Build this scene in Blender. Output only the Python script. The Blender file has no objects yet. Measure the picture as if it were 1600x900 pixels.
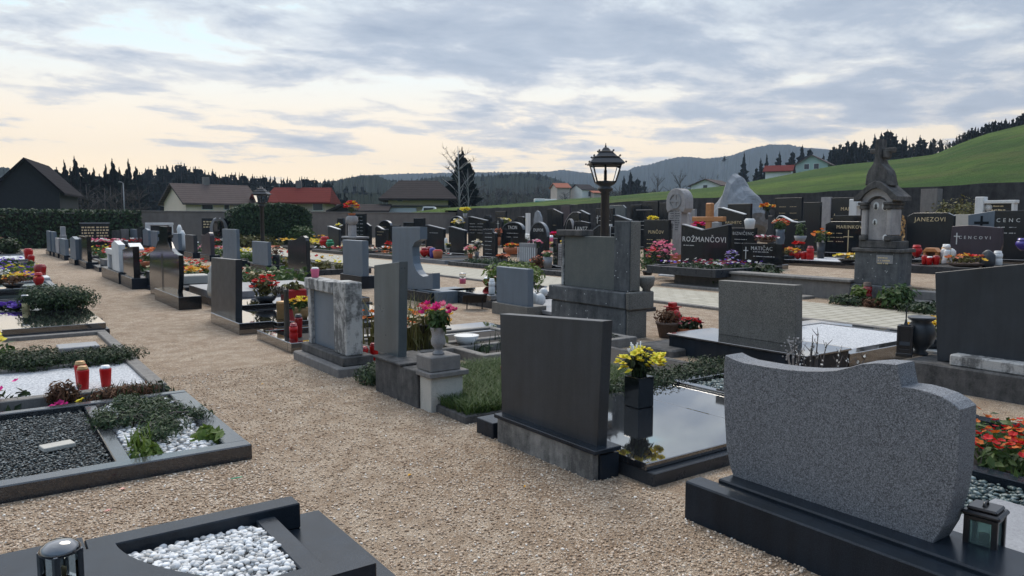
import bpy, math, random
import numpy as np
from mathutils import Vector, Matrix, noise
random.seed(7); RNG=np.random.default_rng(7)
S=bpy.context.scene; COL=S.collection
R=math.radians; PI=math.pi
# ------------------------------------------------------------------ survey: bearings taken from the standing point
EYE=1.65; FOC=1180.0; PITCH=math.atan(107/1180.0); YAW=math.atan(835/1180.0)
def ray(px,py):
    a=(px-800)/FOC; b=(450-py)/FOC; cp,sp=math.cos(PITCH),math.sin(PITCH)
    fw=cp+b*sp; up=-sp+b*cp; s,c=math.sin(YAW),math.cos(YAW)
    return (fw*s+a*c, fw*c-a*s, up)
def onz(px,py,z=0.0):
    d=ray(px,py); t=(z-EYE)/d[2]; return (d[0]*t,d[1]*t)
def onx(px,py,X):
    d=ray(px,py); t=X/d[0]; return (d[1]*t, EYE+d[2]*t)
def ony(px,py,Y):
    d=ray(px,py); t=Y/d[1]; return (d[0]*t, EYE+d[2]*t)
def onf(px,py,F):
    d=ray(px,py); t=F/(d[0]*math.sin(YAW)+d[1]*math.cos(YAW)); return (d[0]*t,d[1]*t,EYE+d[2]*t)
def gz(x,y):
    if x<14.8: return 0.0
    r=.036*(x-14.8)
    if y<13.3: r+=.34*max(0.0,1-(x-14.8)/14)
    return r
# ------------------------------------------------------------------ mesh builder
class MB:
    def __init__(s): s.v=[]; s.f=[]; s.sm=[]
    def add(s,vs,fs,smooth=False):
        o=len(s.v); s.v.extend(vs); s.f.extend([tuple(i+o for i in f) for f in fs]); s.sm.extend([smooth]*len(fs)); return s
    def box(s,x0,x1,y0,y1,z0,z1,b=0.0):
        if x0>x1:x0,x1=x1,x0
        if y0>y1:y0,y1=y1,y0
        b=min(b,(x1-x0)*.4,(y1-y0)*.4,(z1-z0)*.4)
        if b<=0:
            return s.add([(x0,y0,z0),(x1,y0,z0),(x1,y1,z0),(x0,y1,z0),(x0,y0,z1),(x1,y0,z1),(x1,y1,z1),(x0,y1,z1)],
              [(0,3,2,1),(4,5,6,7),(0,1,5,4),(1,2,6,5),(2,3,7,6),(3,0,4,7)])
        vs=[];fs=[]
        idx={}
        for i,x in enumerate((x0,x1)):
            for j,y in enumerate((y0,y1)):
                for k,z in enumerate((z0,z1)):
                    dx=b if i==0 else -b; dy=b if j==0 else -b; dz=b if k==0 else -b
                    idx[i,j,k,0]=len(vs); vs.append((x,y+dy,z+dz))
                    idx[i,j,k,1]=len(vs); vs.append((x+dx,y,z+dz))
                    idx[i,j,k,2]=len(vs); vs.append((x+dx,y+dy,z))
        q=lambda *a:[idx[t] for t in a]
        def face(l):
            c=Vector(((x0+x1)/2,(y0+y1)/2,(z0+z1)/2)); p=[Vector(vs[i]) for i in l]
            n=(p[1]-p[0]).cross(p[2]-p[0]); m=sum(p,Vector())/len(p)-c
            fs.append(tuple(l) if n.dot(m)>0 else tuple(reversed(l)))
        for i in (0,1): face(q((i,0,0,0),(i,1,0,0),(i,1,1,0),(i,0,1,0)))
        for j in (0,1): face(q((0,j,0,1),(1,j,0,1),(1,j,1,1),(0,j,1,1)))
        for k in (0,1): face(q((0,0,k,2),(1,0,k,2),(1,1,k,2),(0,1,k,2)))
        for i in (0,1):
            for j in (0,1): face(q((i,j,0,0),(i,j,1,0),(i,j,1,1),(i,j,0,1)))
        for i in (0,1):
            for k in (0,1): face(q((i,0,k,0),(i,1,k,0),(i,1,k,2),(i,0,k,2)))
        for j in (0,1):
            for k in (0,1): face(q((0,j,k,1),(1,j,k,1),(1,j,k,2),(0,j,k,2)))
        for i in (0,1):
            for j in (0,1):
                for k in (0,1): face(q((i,j,k,0),(i,j,k,1),(i,j,k,2)))
        return s.add(vs,fs)
    def prism(s,pts,x0,x1,axis='x',b=.006):
        """outline pts=(a,z) extruded along axis between x0 and x1, edges eased by b"""
        ar=sum(p[0]*q[1]-q[0]*p[1] for p,q in zip(pts,pts[1:]+pts[:1]))
        if ar<0: pts=list(reversed(pts))
        n=len(pts); ca=sum(p[0] for p in pts)/n; cz=sum(p[1] for p in pts)/n
        w=max(p[0] for p in pts)-min(p[0] for p in pts); h=max(p[1] for p in pts)-min(p[1] for p in pts)
        fa=1-2*b/max(w,1e-3); fz=1-2*b/max(h,1e-3)
        ins=[(ca+(p[0]-ca)*fa,cz+(p[1]-cz)*fz) for p in pts]
        b=min(b,abs(x1-x0)*.3)
        rings=[(ins,x0),(pts,x0+b),(pts,x1-b),(ins,x1)] if b>0 else [(pts,x0),(pts,x1)]
        vs=[]
        for ring,x in rings:
            for a,z in ring: vs.append((x,a,z) if axis=='x' else ((a,x,z) if axis=='y' else (a,z,x)))
        fs=[]
        m=len(rings)
        for k in range(m-1):
            for i in range(n):
                j=(i+1)%n; fs.append((k*n+i,(k+1)*n+i,(k+1)*n+j,k*n+j))
        fs.append(tuple(range(n))); fs.append(tuple(reversed(range((m-1)*n,m*n))))
        # orientation: for axis x, outline ccw in (y,z) has normal +x, so first cap must be reversed
        if axis in('x','z'): fs=[tuple(reversed(f)) for f in fs]
        return s.add(vs,fs)
    def lathe(s,prof,cx=0,cy=0,seg=18,smooth=True,sq=None):
        vs=[];fs=[];n=len(prof)
        for r,z in prof:
            for k in range(seg):
                a=2*PI*k/seg+(PI/seg if seg==4 else 0)
                vs.append((cx+r*math.cos(a),cy+r*math.sin(a),z))
        for i in range(n-1):
            for k in range(seg):
                l=(k+1)%seg; fs.append((i*seg+k,i*seg+l,(i+1)*seg+l,(i+1)*seg+k))
        fs.append(tuple(reversed(range(seg)))); fs.append(tuple(range((n-1)*seg,n*seg)))
        return s.add(vs,fs,smooth)
    def tube(s,pts,rad,seg=6,smooth=True):
        pts=[Vector(p) for p in pts]; n=len(pts)
        if not hasattr(rad,'__len__'): rad=[rad]*n
        vs=[];fs=[]
        for i,p in enumerate(pts):
            d=(pts[min(i+1,n-1)]-pts[max(i-1,0)]).normalized()
            u=d.cross(Vector((0,0,1)) if abs(d.z)<.9 else Vector((1,0,0))).normalized(); w=d.cross(u)
            for k in range(seg):
                a=2*PI*k/seg; vs.append(tuple(p+(u*math.cos(a)+w*math.sin(a))*rad[i]))
        for i in range(n-1):
            for k in range(seg):
                l=(k+1)%seg; fs.append((i*seg+l,(i+1)*seg+l,(i+1)*seg+k,i*seg+k))
        fs.append(tuple(reversed(range(seg)))); fs.append(tuple(range((n-1)*seg,n*seg)))
        return s.add(vs,fs,smooth)
    def ico(s,c,r,sub=1,j=0.0,sc=(1,1,1),smooth=True):
        v,f=ICO[sub]; c=Vector(c); o=random.random()*50
        vs=[]
        for p in v:
            k=1+j*noise.noise(Vector(p)*1.7+Vector((o,o,0)))
            vs.append((c.x+p[0]*r*sc[0]*k,c.y+p[1]*r*sc[1]*k,c.z+p[2]*r*sc[2]*k))
        return s.add(vs,f,smooth)
    def leaves(s,c,rad,n,size,up=.25,shell=.55,asp=1.6,zmin=-9):
        for _ in range(n):
            while True:
                d=Vector((random.gauss(0,1),random.gauss(0,1),random.gauss(0,1)))
                if d.length>.01: break
            d.normalize(); k=shell+(1-shell)*random.random()
            p=Vector((c[0]+d.x*rad[0]*k,c[1]+d.y*rad[1]*k,c[2]+d.z*rad[2]*k))
            if p.z<zmin: continue
            nn=(d+Vector((random.uniform(-1,1),random.uniform(-1,1),random.uniform(-1,1)+up))*.8).normalized()
            s.leaf(p,nn,size*random.uniform(.6,1.3),asp)
        return s
    def leaf(s,p,nn,sz,asp=1.6,ang=None):
        u=nn.cross(Vector((random.uniform(-1,1),random.uniform(-1,1),.3))).normalized(); w=nn.cross(u)
        a=u*sz*asp*.5; b=w*sz*.5
        s.add([tuple(p-a),tuple(p-b*.9+nn*sz*.1),tuple(p+a),tuple(p+b*.9+nn*sz*.1)],[(0,1,2,3)])
    def blade(s,p,h,w,lean,bend=.4):
        a=random.uniform(0,2*PI); d=Vector((math.cos(a),math.sin(a),0)); q=Vector((-d.y,d.x,0))*w*.5; p=Vector(p)
        m=p+d*lean*h*.35+Vector((0,0,h*.6)); t=p+d*lean*h*(1+bend)+Vector((0,0,h))
        s.add([tuple(p-q),tuple(p+q),tuple(m+q*.8),tuple(m-q*.8),tuple(t)],[(0,1,2,3),(3,2,4)])
    def bloom(s,p,r,n=5,cup=.35):
        p=Vector(p); t=Vector((random.uniform(-.6,.6),random.uniform(-.6,.6),1)).normalized()
        u=t.cross(Vector((1,0,.1))).normalized(); w=t.cross(u); o=random.random()*6
        for k in range(n):
            a=o+2*PI*k/n; d=u*math.cos(a)+w*math.sin(a); e=(-u*math.sin(a)+w*math.cos(a))*r*.55
            m=p+d*r*.6+t*r*cup*.5; x=p+d*r+t*r*cup
            s.add([tuple(p),tuple(m-e),tuple(x),tuple(m+e)],[(0,1,2,3)])
    def build(s,name,mat,parent=None,loc=None):
        me=bpy.data.meshes.new(name); me.from_pydata(s.v,[],s.f); me.materials.append(M[mat] if isinstance(mat,str) else mat)
        me.polygons.foreach_set('use_smooth',s.sm); me.update()
        o=bpy.data.objects.new(name,me); COL.objects.link(o)
        if parent: o.parent=parent
        if loc is not None: o.location=loc
        return o
def _ico():
    import bmesh
    out={}
    for k in (1,2,3):
        bm=bmesh.new(); bmesh.ops.create_icosphere(bm,subdivisions=k,radius=1)
        bm.verts.ensure_lookup_table(); out[k]=([tuple(v.co) for v in bm.verts],[tuple(v.index for v in f.verts) for f in bm.faces]); bm.free()
    return out
ICO=_ico()
def tag(o,label=None,cat=None,group=None,kind=None):
    if label:o['label']=label
    if cat:o['category']=cat
    if group:o['group']=group
    if kind:o['kind']=kind
    return o
def thing(name,label,cat,loc=(0,0,0),rz=0,group=None):
    o=bpy.data.objects.new(name,None); COL.objects.link(o); o.location=loc; o.rotation_euler=(0,0,rz); o.empty_display_size=.1
    return tag(o,label,cat,group)
def struct(o): o['kind']='structure'; return o
def copy_tree(o,parent=None):
    c=o.copy(); COL.objects.link(c)
    if parent: c.parent=parent
    for ch in list(o.children): copy_tree(ch,c)
    return c
def bbox_pebbles(name,mat,pts,size,parent=None,sub=1,flat=.6,loc=None):
    """many small stones in one mesh; pts is an (n,3) array"""
    v,f=ICO[sub]; v=np.array(v); f=np.array(f); n=len(pts)
    sc=size*RNG.uniform(.6,1.25,(n,1))*np.stack([RNG.uniform(.8,1.4,n),RNG.uniform(.7,1.1,n),RNG.uniform(.75,1.1,n)*flat],1)
    a=RNG.uniform(0,2*PI,n); t=RNG.normal(0,.35,n)
    V=v[None]*sc[:,None,:]*(1+RNG.normal(0,.06,(n,len(v),1)))
    y2=V[...,1]*np.cos(t)[:,None]-V[...,2]*np.sin(t)[:,None]; z2=V[...,1]*np.sin(t)[:,None]+V[...,2]*np.cos(t)[:,None]
    x2=V[...,0]*np.cos(a)[:,None]-y2*np.sin(a)[:,None]; y3=V[...,0]*np.sin(a)[:,None]+y2*np.cos(a)[:,None]
    V=np.stack([x2,y3,z2],2)+np.asarray(pts)[:,None,:]
    F=(f[None]+(np.arange(n)*len(v))[:,None,None]).reshape(-1,3); V=V.reshape(-1,3)
    me=bpy.data.meshes.new(name); me.vertices.add(len(V)); me.vertices.foreach_set('co',V.ravel())
    me.loops.add(F.size); me.loops.foreach_set('vertex_index',F.ravel().astype('i4'))
    me.polygons.add(len(F)); me.polygons.foreach_set('loop_start',np.arange(0,F.size,3,dtype='i4'))
    me.materials.append(M[mat]); me.update(calc_edges=True); me.validate()
    me.polygons.foreach_set('use_smooth',[True]*len(F))
    o=bpy.data.objects.new(name,me); COL.objects.link(o)
    if parent:o.parent=parent
    if loc is not None:o.location=loc
    return o
# ------------------------------------------------------------------ materials
M={}
def nm(name):
    m=bpy.data.materials.new(name); m.use_nodes=True; nt=m.node_tree; b=nt.nodes['Principled BSDF']; M[name]=m
    return m,nt,b
def N(nt,t,**k):
    n=nt.nodes.new(t)
    for a,v in k.items():
        if hasattr(n,a): setattr(n,a,v)
        else: n.inputs[a.replace('_',' ')].default_value=v
    return n
def c4(c): return (c[0],c[1],c[2],1)
def mix(nt,f,a,b,mode='MIX'):
    n=nt.nodes.new('ShaderNodeMix'); n.data_type='RGBA'; n.blend_type=mode
    for k,x in ((0,f),(6,a),(7,b)):
        if hasattr(x,'is_linked'): nt.links.new(x,n.inputs[k])
        else: n.inputs[k].default_value=c4(x) if k else x
    return n.outputs[2]
def ramp(nt,src,stops,interp='LINEAR'):
    n=nt.nodes.new('ShaderNodeValToRGB'); r=n.color_ramp; r.interpolation=interp
    while len(r.elements)<len(stops): r.elements.new(.5)
    for e,(p,c) in zip(r.elements,stops): e.position=p; e.color=c4(c) if hasattr(c,'__len__') else (c,c,c,1)
    nt.links.new(src,n.inputs[0]); return n.outputs[0]
def bump(nt,b,h,strength=.3,dist=.01):
    n=nt.nodes.new('ShaderNodeBump'); n.inputs['Strength'].default_value=strength; n.inputs['Distance'].default_value=dist
    nt.links.new(h,n.inputs['Height']); nt.links.new(n.outputs[0],b.inputs['Normal'])
def coord(nt,scale=None):
    g=nt.nodes.new('ShaderNodeNewGeometry'); 
    if scale is None: return g.outputs['Position']
    m=nt.nodes.new('ShaderNodeMapping'); m.inputs['Scale'].default_value=scale; nt.links.new(g.outputs['Position'],m.inputs[0]); return m.outputs[0]
def noi(nt,co,scale,detail=4,rough=.55):
    n=N(nt,'ShaderNodeTexNoise'); n.inputs['Scale'].default_value=scale; n.inputs['Detail'].default_value=detail; n.inputs['Roughness'].default_value=rough
    nt.links.new(co,n.inputs['Vector']); return n.outputs['Fac']
def vor(nt,co,scale,out='Color',feat='F1'):
    n=N(nt,'ShaderNodeTexVoronoi',feature=feat); n.inputs['Scale'].default_value=scale; nt.links.new(co,n.inputs['Vector']); return n.outputs[out]
def plain(name,c,rough=.5,metal=0,spec=.5,var=0.0,vs=6):
    m,nt,b=nm(name); b.inputs['Base Color'].default_value=c4(c); b.inputs['Roughness'].default_value=rough; b.inputs['Metallic'].default_value=metal
    b.inputs['Specular IOR Level'].default_value=spec
    if var:
        f=noi(nt,coord(nt),vs); nt.links.new(mix(nt,f,[x*(1-var) for x in c],[min(1,x*(1+var)) for x in c]),b.inputs['Base Color'])
    return m
def granite(name,c,c2,rough,speck=.0,sc=220,spec=.5,coat=0,smear=.25,b_=.0):
    m,nt,b=nm(name); co=coord(nt)
    big=mix(nt,.5,noi(nt,co,2.3,5,.6),noi(nt,coord(nt,(9,9,.8)),1,5,.6)); base=mix(nt,ramp(nt,big,[(.36,0),(.64,1)]),[x*(1-smear) for x in c],[x*(1+smear) for x in c])
    if speck:
        v=noi(nt,co,sc,2,.7); base=mix(nt,ramp(nt,v,[(.45,0),(.62,speck)]),base,c2)
        w=noi(nt,co,sc*.6,2,.7); base=mix(nt,ramp(nt,w,[(.5,0),(.65,speck*.8)]),base,[x*.3 for x in c])
    nt.links.new(base,b.inputs['Base Color']); b.inputs['Specular IOR Level'].default_value=spec
    r=noi(nt,co,7,4,.6); rr=N(nt,'ShaderNodeMapRange'); rr.inputs[3].default_value=rough*.75; rr.inputs[4].default_value=rough*1.3
    nt.links.new(r,rr.inputs[0]); nt.links.new(rr.outputs[0],b.inputs['Roughness'])
    if coat: b.inputs['Coat Weight'].default_value=coat; b.inputs['Coat IOR'].default_value=1.9; b.inputs['Coat Roughness'].default_value=.03
    if b_: bump(nt,b,noi(nt,co,sc,3,.6),b_,.003)
    return m
granite('polished_black',(.009,.010,.012),(.05,.05,.055),.05,.2,260,.9,.9)
granite('black_gloss',(.009,.011,.013),(.04,.045,.05),.10,.25,240,.45,0)
granite('black_face',(.012,.015,.018),(.04,.045,.05),.18,.3,220,.4,0)
granite('back_grey',(.028,.032,.037),(.07,.075,.08),.38,.3,240,.4,0,.4)
granite('back_blue',(.115,.145,.175),(.2,.23,.26),.4,.3,200,.4,0,.14)
granite('back_green',(.085,.102,.108),(.11,.13,.13),.3,.3,200,.5,0,.3)  # lightened: a green-grey reflection is put into the slab's base colour
granite('speckled',(.108,.114,.122),(.27,.28,.30),.6,.95,210,.3,0,.18,.25)
granite('base_dark',(.011,.016,.023),(.05,.06,.07),.24,.3,200,.18,0,.4)
granite('kerb_blue',(.016,.020,.025),(.06,.07,.08),.22,.3,200,.6,.25,.35)
granite('grey_brown',(.125,.118,.103),(.26,.24,.21),.6,.7,120,.3,0,.25,.3)
granite('purple_stone',(.045,.035,.045),(.08,.06,.07),.35,.5,150,.4)
granite('kerb_dark',(.024,.028,.033),(.1,.1,.11),.28,.3,240,.35,0,.3)
granite('kerb_light',(.12,.135,.15),(.25,.26,.28),.3,.5,200,.5)
granite('marble_white',(.62,.62,.60),(.7,.7,.7),.5,.3,60,.3,0,.1)
granite('slab_grey',(.22,.22,.225),(.4,.4,.4),.35,.4,150,.5)
def weathered(name,light,dark,thr=(.42,.62),sc=3.0,white=False,streak=1.0):
    m,nt,b=nm(name); co=coord(nt)
    st=noi(nt,coord(nt,(sc*2.2,sc*2.2,sc*.45)),1,6,.65); sp=noi(nt,co,sc*3,8,.7); f=mix(nt,.45,st,sp)
    col=mix(nt,ramp(nt,f,[(thr[0],0),(thr[1],1)]),dark,light)
    fine=noi(nt,co,90,3,.7); col=mix(nt,.35,col,mix(nt,fine,[.35*x for x in dark],[min(1,1.3*x) for x in light]))
    if white:
        v=vor(nt,co,11,'Distance'); col=mix(nt,ramp(nt,v,[(.07,1),(.11,0)]),col,(.55,.56,.54))
    nt.links.new(col,b.inputs['Base Color']); b.inputs['Roughness'].default_value=.9; b.inputs['Specular IOR Level'].default_value=.2
    bump(nt,b,mix(nt,.5,sp,fine),.5,.012); return m
weathered('old_concrete',(.30,.285,.26),(.035,.035,.035))
weathered('mossy_dark',(.17,.16,.15),(.022,.023,.024),(.42,.68),3.5)
weathered('lichen_stone',(.17,.175,.175),(.022,.025,.03),(.38,.66),2.6,True)
weathered('pale_stone',(.40,.375,.36),(.13,.13,.135),(.3,.55),2.0)
weathered('streaked_lime',(.50,.485,.455),(.04,.04,.04),(.45,.54),3.4)
weathered('rough_concrete',(.23,.215,.20),(.10,.095,.09),(.3,.6),5)
weathered('kerb_concrete',(.24,.225,.205),(.07,.065,.06),(.3,.55),6)
weathered('cream_stone',(.52,.49,.43),(.3,.28,.25),(.2,.5),5)
weathered('rock',(.33,.345,.36),(.13,.14,.155),(.35,.6),1.3)
weathered('stucco',(.24,.215,.19),(.11,.098,.088),(.3,.65),.7)
weathered('wall_dark',(.085,.085,.085),(.012,.013,.015),(.4,.7),1.6)
weathered('green_panel',(.165,.165,.145),(.075,.088,.088),(.3,.7),2.2)
# gravel ground
m,nt,b=nm('gravel'); co=coord(nt)
v1=N(nt,'ShaderNodeTexVoronoi'); v1.inputs['Scale'].default_value=118; nt.links.new(co,v1.inputs['Vector'])
hs_=N(nt,'ShaderNodeSeparateColor'); nt.links.new(v1.outputs['Color'],hs_.inputs[0])
st=ramp(nt,hs_.outputs[0],[(0,(.21,.13,.08)),(.3,(.42,.295,.19)),(.6,(.57,.425,.295)),(.85,(.69,.55,.41)),(1,(.89,.815,.70))])
big=noi(nt,co,.9,6,.6); st=mix(nt,ramp(nt,big,[(.35,.0),(.65,.6)]),st,(.66,.53,.39),'MIX')
mid=noi(nt,co,4.5,4,.6); st=mix(nt,ramp(nt,mid,[(.40,.5),(.58,0)]),st,(.30,.19,.11))
dist=ramp(nt,v1.outputs['Distance'],[(.3,1),(.8,.35)])
st=mix(nt,1,st,dist,'MULTIPLY'); nt.links.new(st,b.inputs['Base Color']); b.inputs['Roughness'].default_value=.85; b.inputs['Specular IOR Level'].default_value=.25
h=mix(nt,.5,ramp(nt,v1.outputs['Distance'],[(0,1),(.7,0)]),noi(nt,co,30,4,.6)); bump(nt,b,h,.9,.02)
m,nt,b=nm('gravel_stone'); g=N(nt,'ShaderNodeNewGeometry')
nt.links.new(ramp(nt,g.outputs['Random Per Island'],[(0,(.23,.145,.085)),(.35,(.44,.315,.21)),(.7,(.58,.44,.315)),(.93,(.7,.57,.44)),(1,(.89,.84,.75))]),b.inputs['Base Color']); b.inputs['Roughness'].default_value=.8
def island(name,stops,rough=.6,spec=.3,trans=0):
    m,nt,b=nm(name); g=N(nt,'ShaderNodeNewGeometry'); c=ramp(nt,g.outputs['Random Per Island'],stops)
    nt.links.new(c,b.inputs['Base Color']); b.inputs['Roughness'].default_value=rough; b.inputs['Specular IOR Level'].default_value=spec
    if trans:
        t=N(nt,'ShaderNodeBsdfTranslucent'); nt.links.new(c,t.inputs[0]); x=N(nt,'ShaderNodeMixShader'); x.inputs[0].default_value=trans
        nt.links.new(b.outputs[0],x.inputs[1]); nt.links.new(t.outputs[0],x.inputs[2]); nt.links.new(x.outputs[0],nt.nodes['Material Output'].inputs[0])
    return m
island('pebble_white',[(0,(.40,.39,.37)),(.4,(.58,.58,.57)),(1,(.76,.76,.75))],.55)
island('pebble_dark',[(0,(.010,.014,.014)),(.5,(.035,.045,.045)),(.85,(.08,.10,.10)),(1,(.28,.30,.29))],.45,.5)
island('pebble_green',[(0,(.02,.035,.035)),(.5,(.06,.09,.085)),(.85,(.15,.19,.18)),(1,(.35,.4,.38))],.4,.5)
island('leaf_dark',[(0,(.012,.022,.011)),(.5,(.025,.045,.018)),(1,(.055,.08,.03))],.6,.3,.2)
island('leaf_juniper',[(0,(.018,.035,.018)),(.5,(.035,.062,.026)),(1,(.075,.11,.045))],.6,.3,.2)
island('leaf_green',[(0,(.03,.06,.018)),(.5,(.05,.10,.025)),(1,(.10,.15,.045))],.55,.3,.3)
island('leaf_bright',[(0,(.07,.12,.02)),(.5,(.11,.17,.03)),(1,(.18,.23,.06))],.55,.3,.3)
island('leaf_olive',[(0,(.06,.055,.02)),(.5,(.11,.11,.03)),(1,(.20,.17,.06))],.6,.3,.2)
island('heather_brown',[(0,(.05,.025,.015)),(.5,(.12,.06,.035)),(1,(.2,.11,.06))],.8,.2,.2)
island('hedge_leaf',[(0,(.012,.028,.014)),(.5,(.026,.055,.024)),(1,(.06,.10,.04))],.6,.3,.15)
island('conifer_leaf',[(0,(.004,.010,.012)),(.5,(.009,.020,.021)),(1,(.02,.036,.03))],.8,.1)  # dark blue-green needles, with some haze blue put into the colour
island('bare_twig',[(0,(.02,.018,.018)),(.6,(.045,.04,.038)),(1,(.09,.08,.07))],.9,.1)
island('grass_blade',[(0,(.03,.06,.014)),(.5,(.055,.10,.024)),(1,(.10,.14,.04))],.6,.3,.3)
island('meadow_blade',[(0,(.04,.085,.013)),(.6,(.07,.12,.02)),(1,(.11,.15,.035))],.8,.1,.25)
PET={'red':(.55,.012,.012),'pink':(.80,.22,.34),'magenta':(.72,.03,.25),'yellow':(.9,.70,.06),'orange':(.66,.16,.025),'white':(.8,.8,.76),'purple':(.13,.06,.42),'maroon':(.22,.02,.05),'cream':(.82,.7,.5),'gold':(.75,.42,.03),'lilac':(.42,.32,.68),'salmon':(.7,.22,.12)}
for k,c in PET.items():
    island('petal_'+k,[(0,[x*.7 for x in c]),(.6,c),(1,[min(.9,x*1.2+.03) for x in c])],.6,.2,.3)
plain('soil',(.025,.02,.016),.95,var=.5,vs=30)
plain('metal_black',(.012,.012,.014),.35,.0,.6)
plain('lid_gold',(.40,.24,.10),.4,.4,var=.3,vs=40)
plain('lid_silver',(.6,.6,.6),.3,.8)
plain('gold_letter',(.62,.50,.30),.4,.4)
plain('silver_letter',(.62,.63,.62),.4,.3)
plain('terracotta',(.42,.13,.05),.7,var=.3,vs=20)
plain('basket',(.30,.19,.08),.8,var=.5,vs=60)
plain('wicker_brown',(.13,.09,.07),.85,var=.6,vs=70)
plain('plastic_red',(.38,.012,.010),.35)
plain('wax_white',(.75,.73,.68),.5); plain('wax_cream',(.75,.6,.3),.5)
plain('candle_body',(.42,.008,.008),.3,0,.3,var=.25,vs=18)
plain('candle_deep',(.28,.008,.010),.2,0,.6,var=.3,vs=18)
plain('glass_blue',(.06,.04,.25),.2,0,.6)
plain('glass_amber',(.5,.24,.05),.2)
plain('glass_green',(.02,.22,.09),.2)
plain('porcelain',(.62,.62,.60),.5,var=.15,vs=20)
plain('photo_dark',(.06,.06,.06),.4,var=.6,vs=60)
plain('wood_cross',(.42,.175,.055),.55,var=.35,vs=14)
plain('wood_dark',(.015,.014,.017),.8,var=.4,vs=3)
plain('wood_old',(.16,.115,.08),.8,var=.4,vs=25)
plain('bark',(.06,.05,.045),.9,var=.4,vs=4); plain('birch_bark',(.36,.35,.33),.8,var=.5,vs=2)
plain('plaster_cream',(.85,.67,.53),.9,var=.08,vs=1); plain('plaster_pink',(.55,.44,.38),.9,var=.08,vs=1); plain('plaster_mint',(.36,.50,.44),.9); plain('plaster_white',(.78,.77,.74),.9,var=.06,vs=1); plain('plaster_yellow',(.78,.70,.46),.9,var=.08,vs=1)
plain('window_dark',(.03,.035,.045),.15,0,.7); plain('sheet_metal',(.55,.58,.58),.4,.2); plain('teal',(.05,.28,.28),.5); plain('gutter',(.05,.05,.05),.5)
plain('bronze',(.05,.045,.035),.5,.3)
def roof(name,c,c2,sx):
    m,nt,b=nm(name); co=coord(nt); w=N(nt,'ShaderNodeTexWave',wave_type='BANDS',bands_direction='Z'); w.inputs['Scale'].default_value=sx; w.inputs['Distortion'].default_value=.6; w.inputs['Detail'].default_value=2
    nt.links.new(co,w.inputs[0]); f=noi(nt,co,1.2,6,.7)
    col=mix(nt,f,c,c2); col=mix(nt,ramp(nt,w.outputs[0],[(0,.5),(.5,0)]),col,[x*.55 for x in c]); nt.links.new(col,b.inputs['Base Color']); b.inputs['Roughness'].default_value=.95; b.inputs['Specular IOR Level'].default_value=.05
roof('roof_brown',(.085,.065,.058),(.14,.11,.10),1.2); roof('roof_red',(.10,.018,.015),(.15,.03,.024),1.2); roof('roof_dark',(.028,.024,.024),(.06,.05,.048),1.2); roof('roof_barn',(.012,.011,.014),(.022,.02,.023),.8); roof('roof_orange',(.28,.10,.06),(.38,.15,.1),1.0)
m,nt,b=nm('glass_clear'); b.inputs['Base Color'].default_value=(.9,.95,.95,1); b.inputs['Transmission Weight'].default_value=1; b.inputs['Roughness'].default_value=.02; b.inputs['IOR'].default_value=1.1
m,nt,b=nm('glass_teal'); b.inputs['Base Color'].default_value=(.45,.62,.58,1); b.inputs['Transmission Weight'].default_value=.8; b.inputs['Roughness'].default_value=.08; b.inputs['IOR'].default_value=1.2
m,nt,b=nm('fine_white'); co=coord(nt); v=vor(nt,co,85,'Color'); s_=N(nt,'ShaderNodeSeparateColor'); nt.links.new(v,s_.inputs[0])
nt.links.new(ramp(nt,s_.outputs[0],[(0,(.33,.34,.36)),(.5,(.55,.56,.57)),(1,(.72,.72,.72))]),b.inputs['Base Color']); b.inputs['Roughness'].default_value=.8; bump(nt,b,noi(nt,co,70,3,.7),1.0,.02)
m,nt,b=nm('meadow'); co=coord(nt); f=noi(nt,co,.05,6,.6); g_=noi(nt,co,.55,8,.8); c=mix(nt,ramp(nt,f,[(.42,0),(.58,1)]),(.034,.078,.013),(.085,.135,.022)); c=mix(nt,ramp(nt,g_,[(.46,0),(.62,.8)]),c,(.030,.055,.014)); h_=noi(nt,co,.16,5,.65); c=mix(nt,ramp(nt,h_,[(.5,0),(.72,.55)]),c,(.105,.095,.035))
nt.links.new(c,b.inputs['Base Color']); b.inputs['Roughness'].default_value=.9; b.inputs['Specular IOR Level'].default_value=.1; bump(nt,b,g_,.8,.6)
m,nt,b=nm('forest_floor'); co=coord(nt); f=noi(nt,co,.02,8,.7); nt.links.new(mix(nt,f,(.008,.013,.012),(.035,.04,.028)),b.inputs['Base Color']); b.inputs['Roughness'].default_value=1; b.inputs['Specular IOR Level'].default_value=0
m,nt,b=nm('paving'); co=coord(nt,(1,1,1)); br=N(nt,'ShaderNodeTexBrick'); br.inputs['Scale'].default_value=1; br.inputs['Brick Width'].default_value=.42; br.inputs['Row Height'].default_value=.21; br.inputs['Mortar Size'].default_value=.014; br.inputs['Color1'].default_value=(.36,.33,.26,1); br.inputs['Color2'].default_value=(.43,.40,.33,1); br.inputs['Mortar'].default_value=(.10,.09,.06,1); nt.links.new(co,br.inputs[0])
f=noi(nt,co,6,6,.7); c=mix(nt,ramp(nt,f,[(.35,.5),(.65,0)]),br.outputs[0],(.24,.22,.16)); nt.links.new(c,b.inputs['Base Color']); b.inputs['Roughness'].default_value=.8; bump(nt,b,br.outputs['Fac'],-.6,.02)
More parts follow.
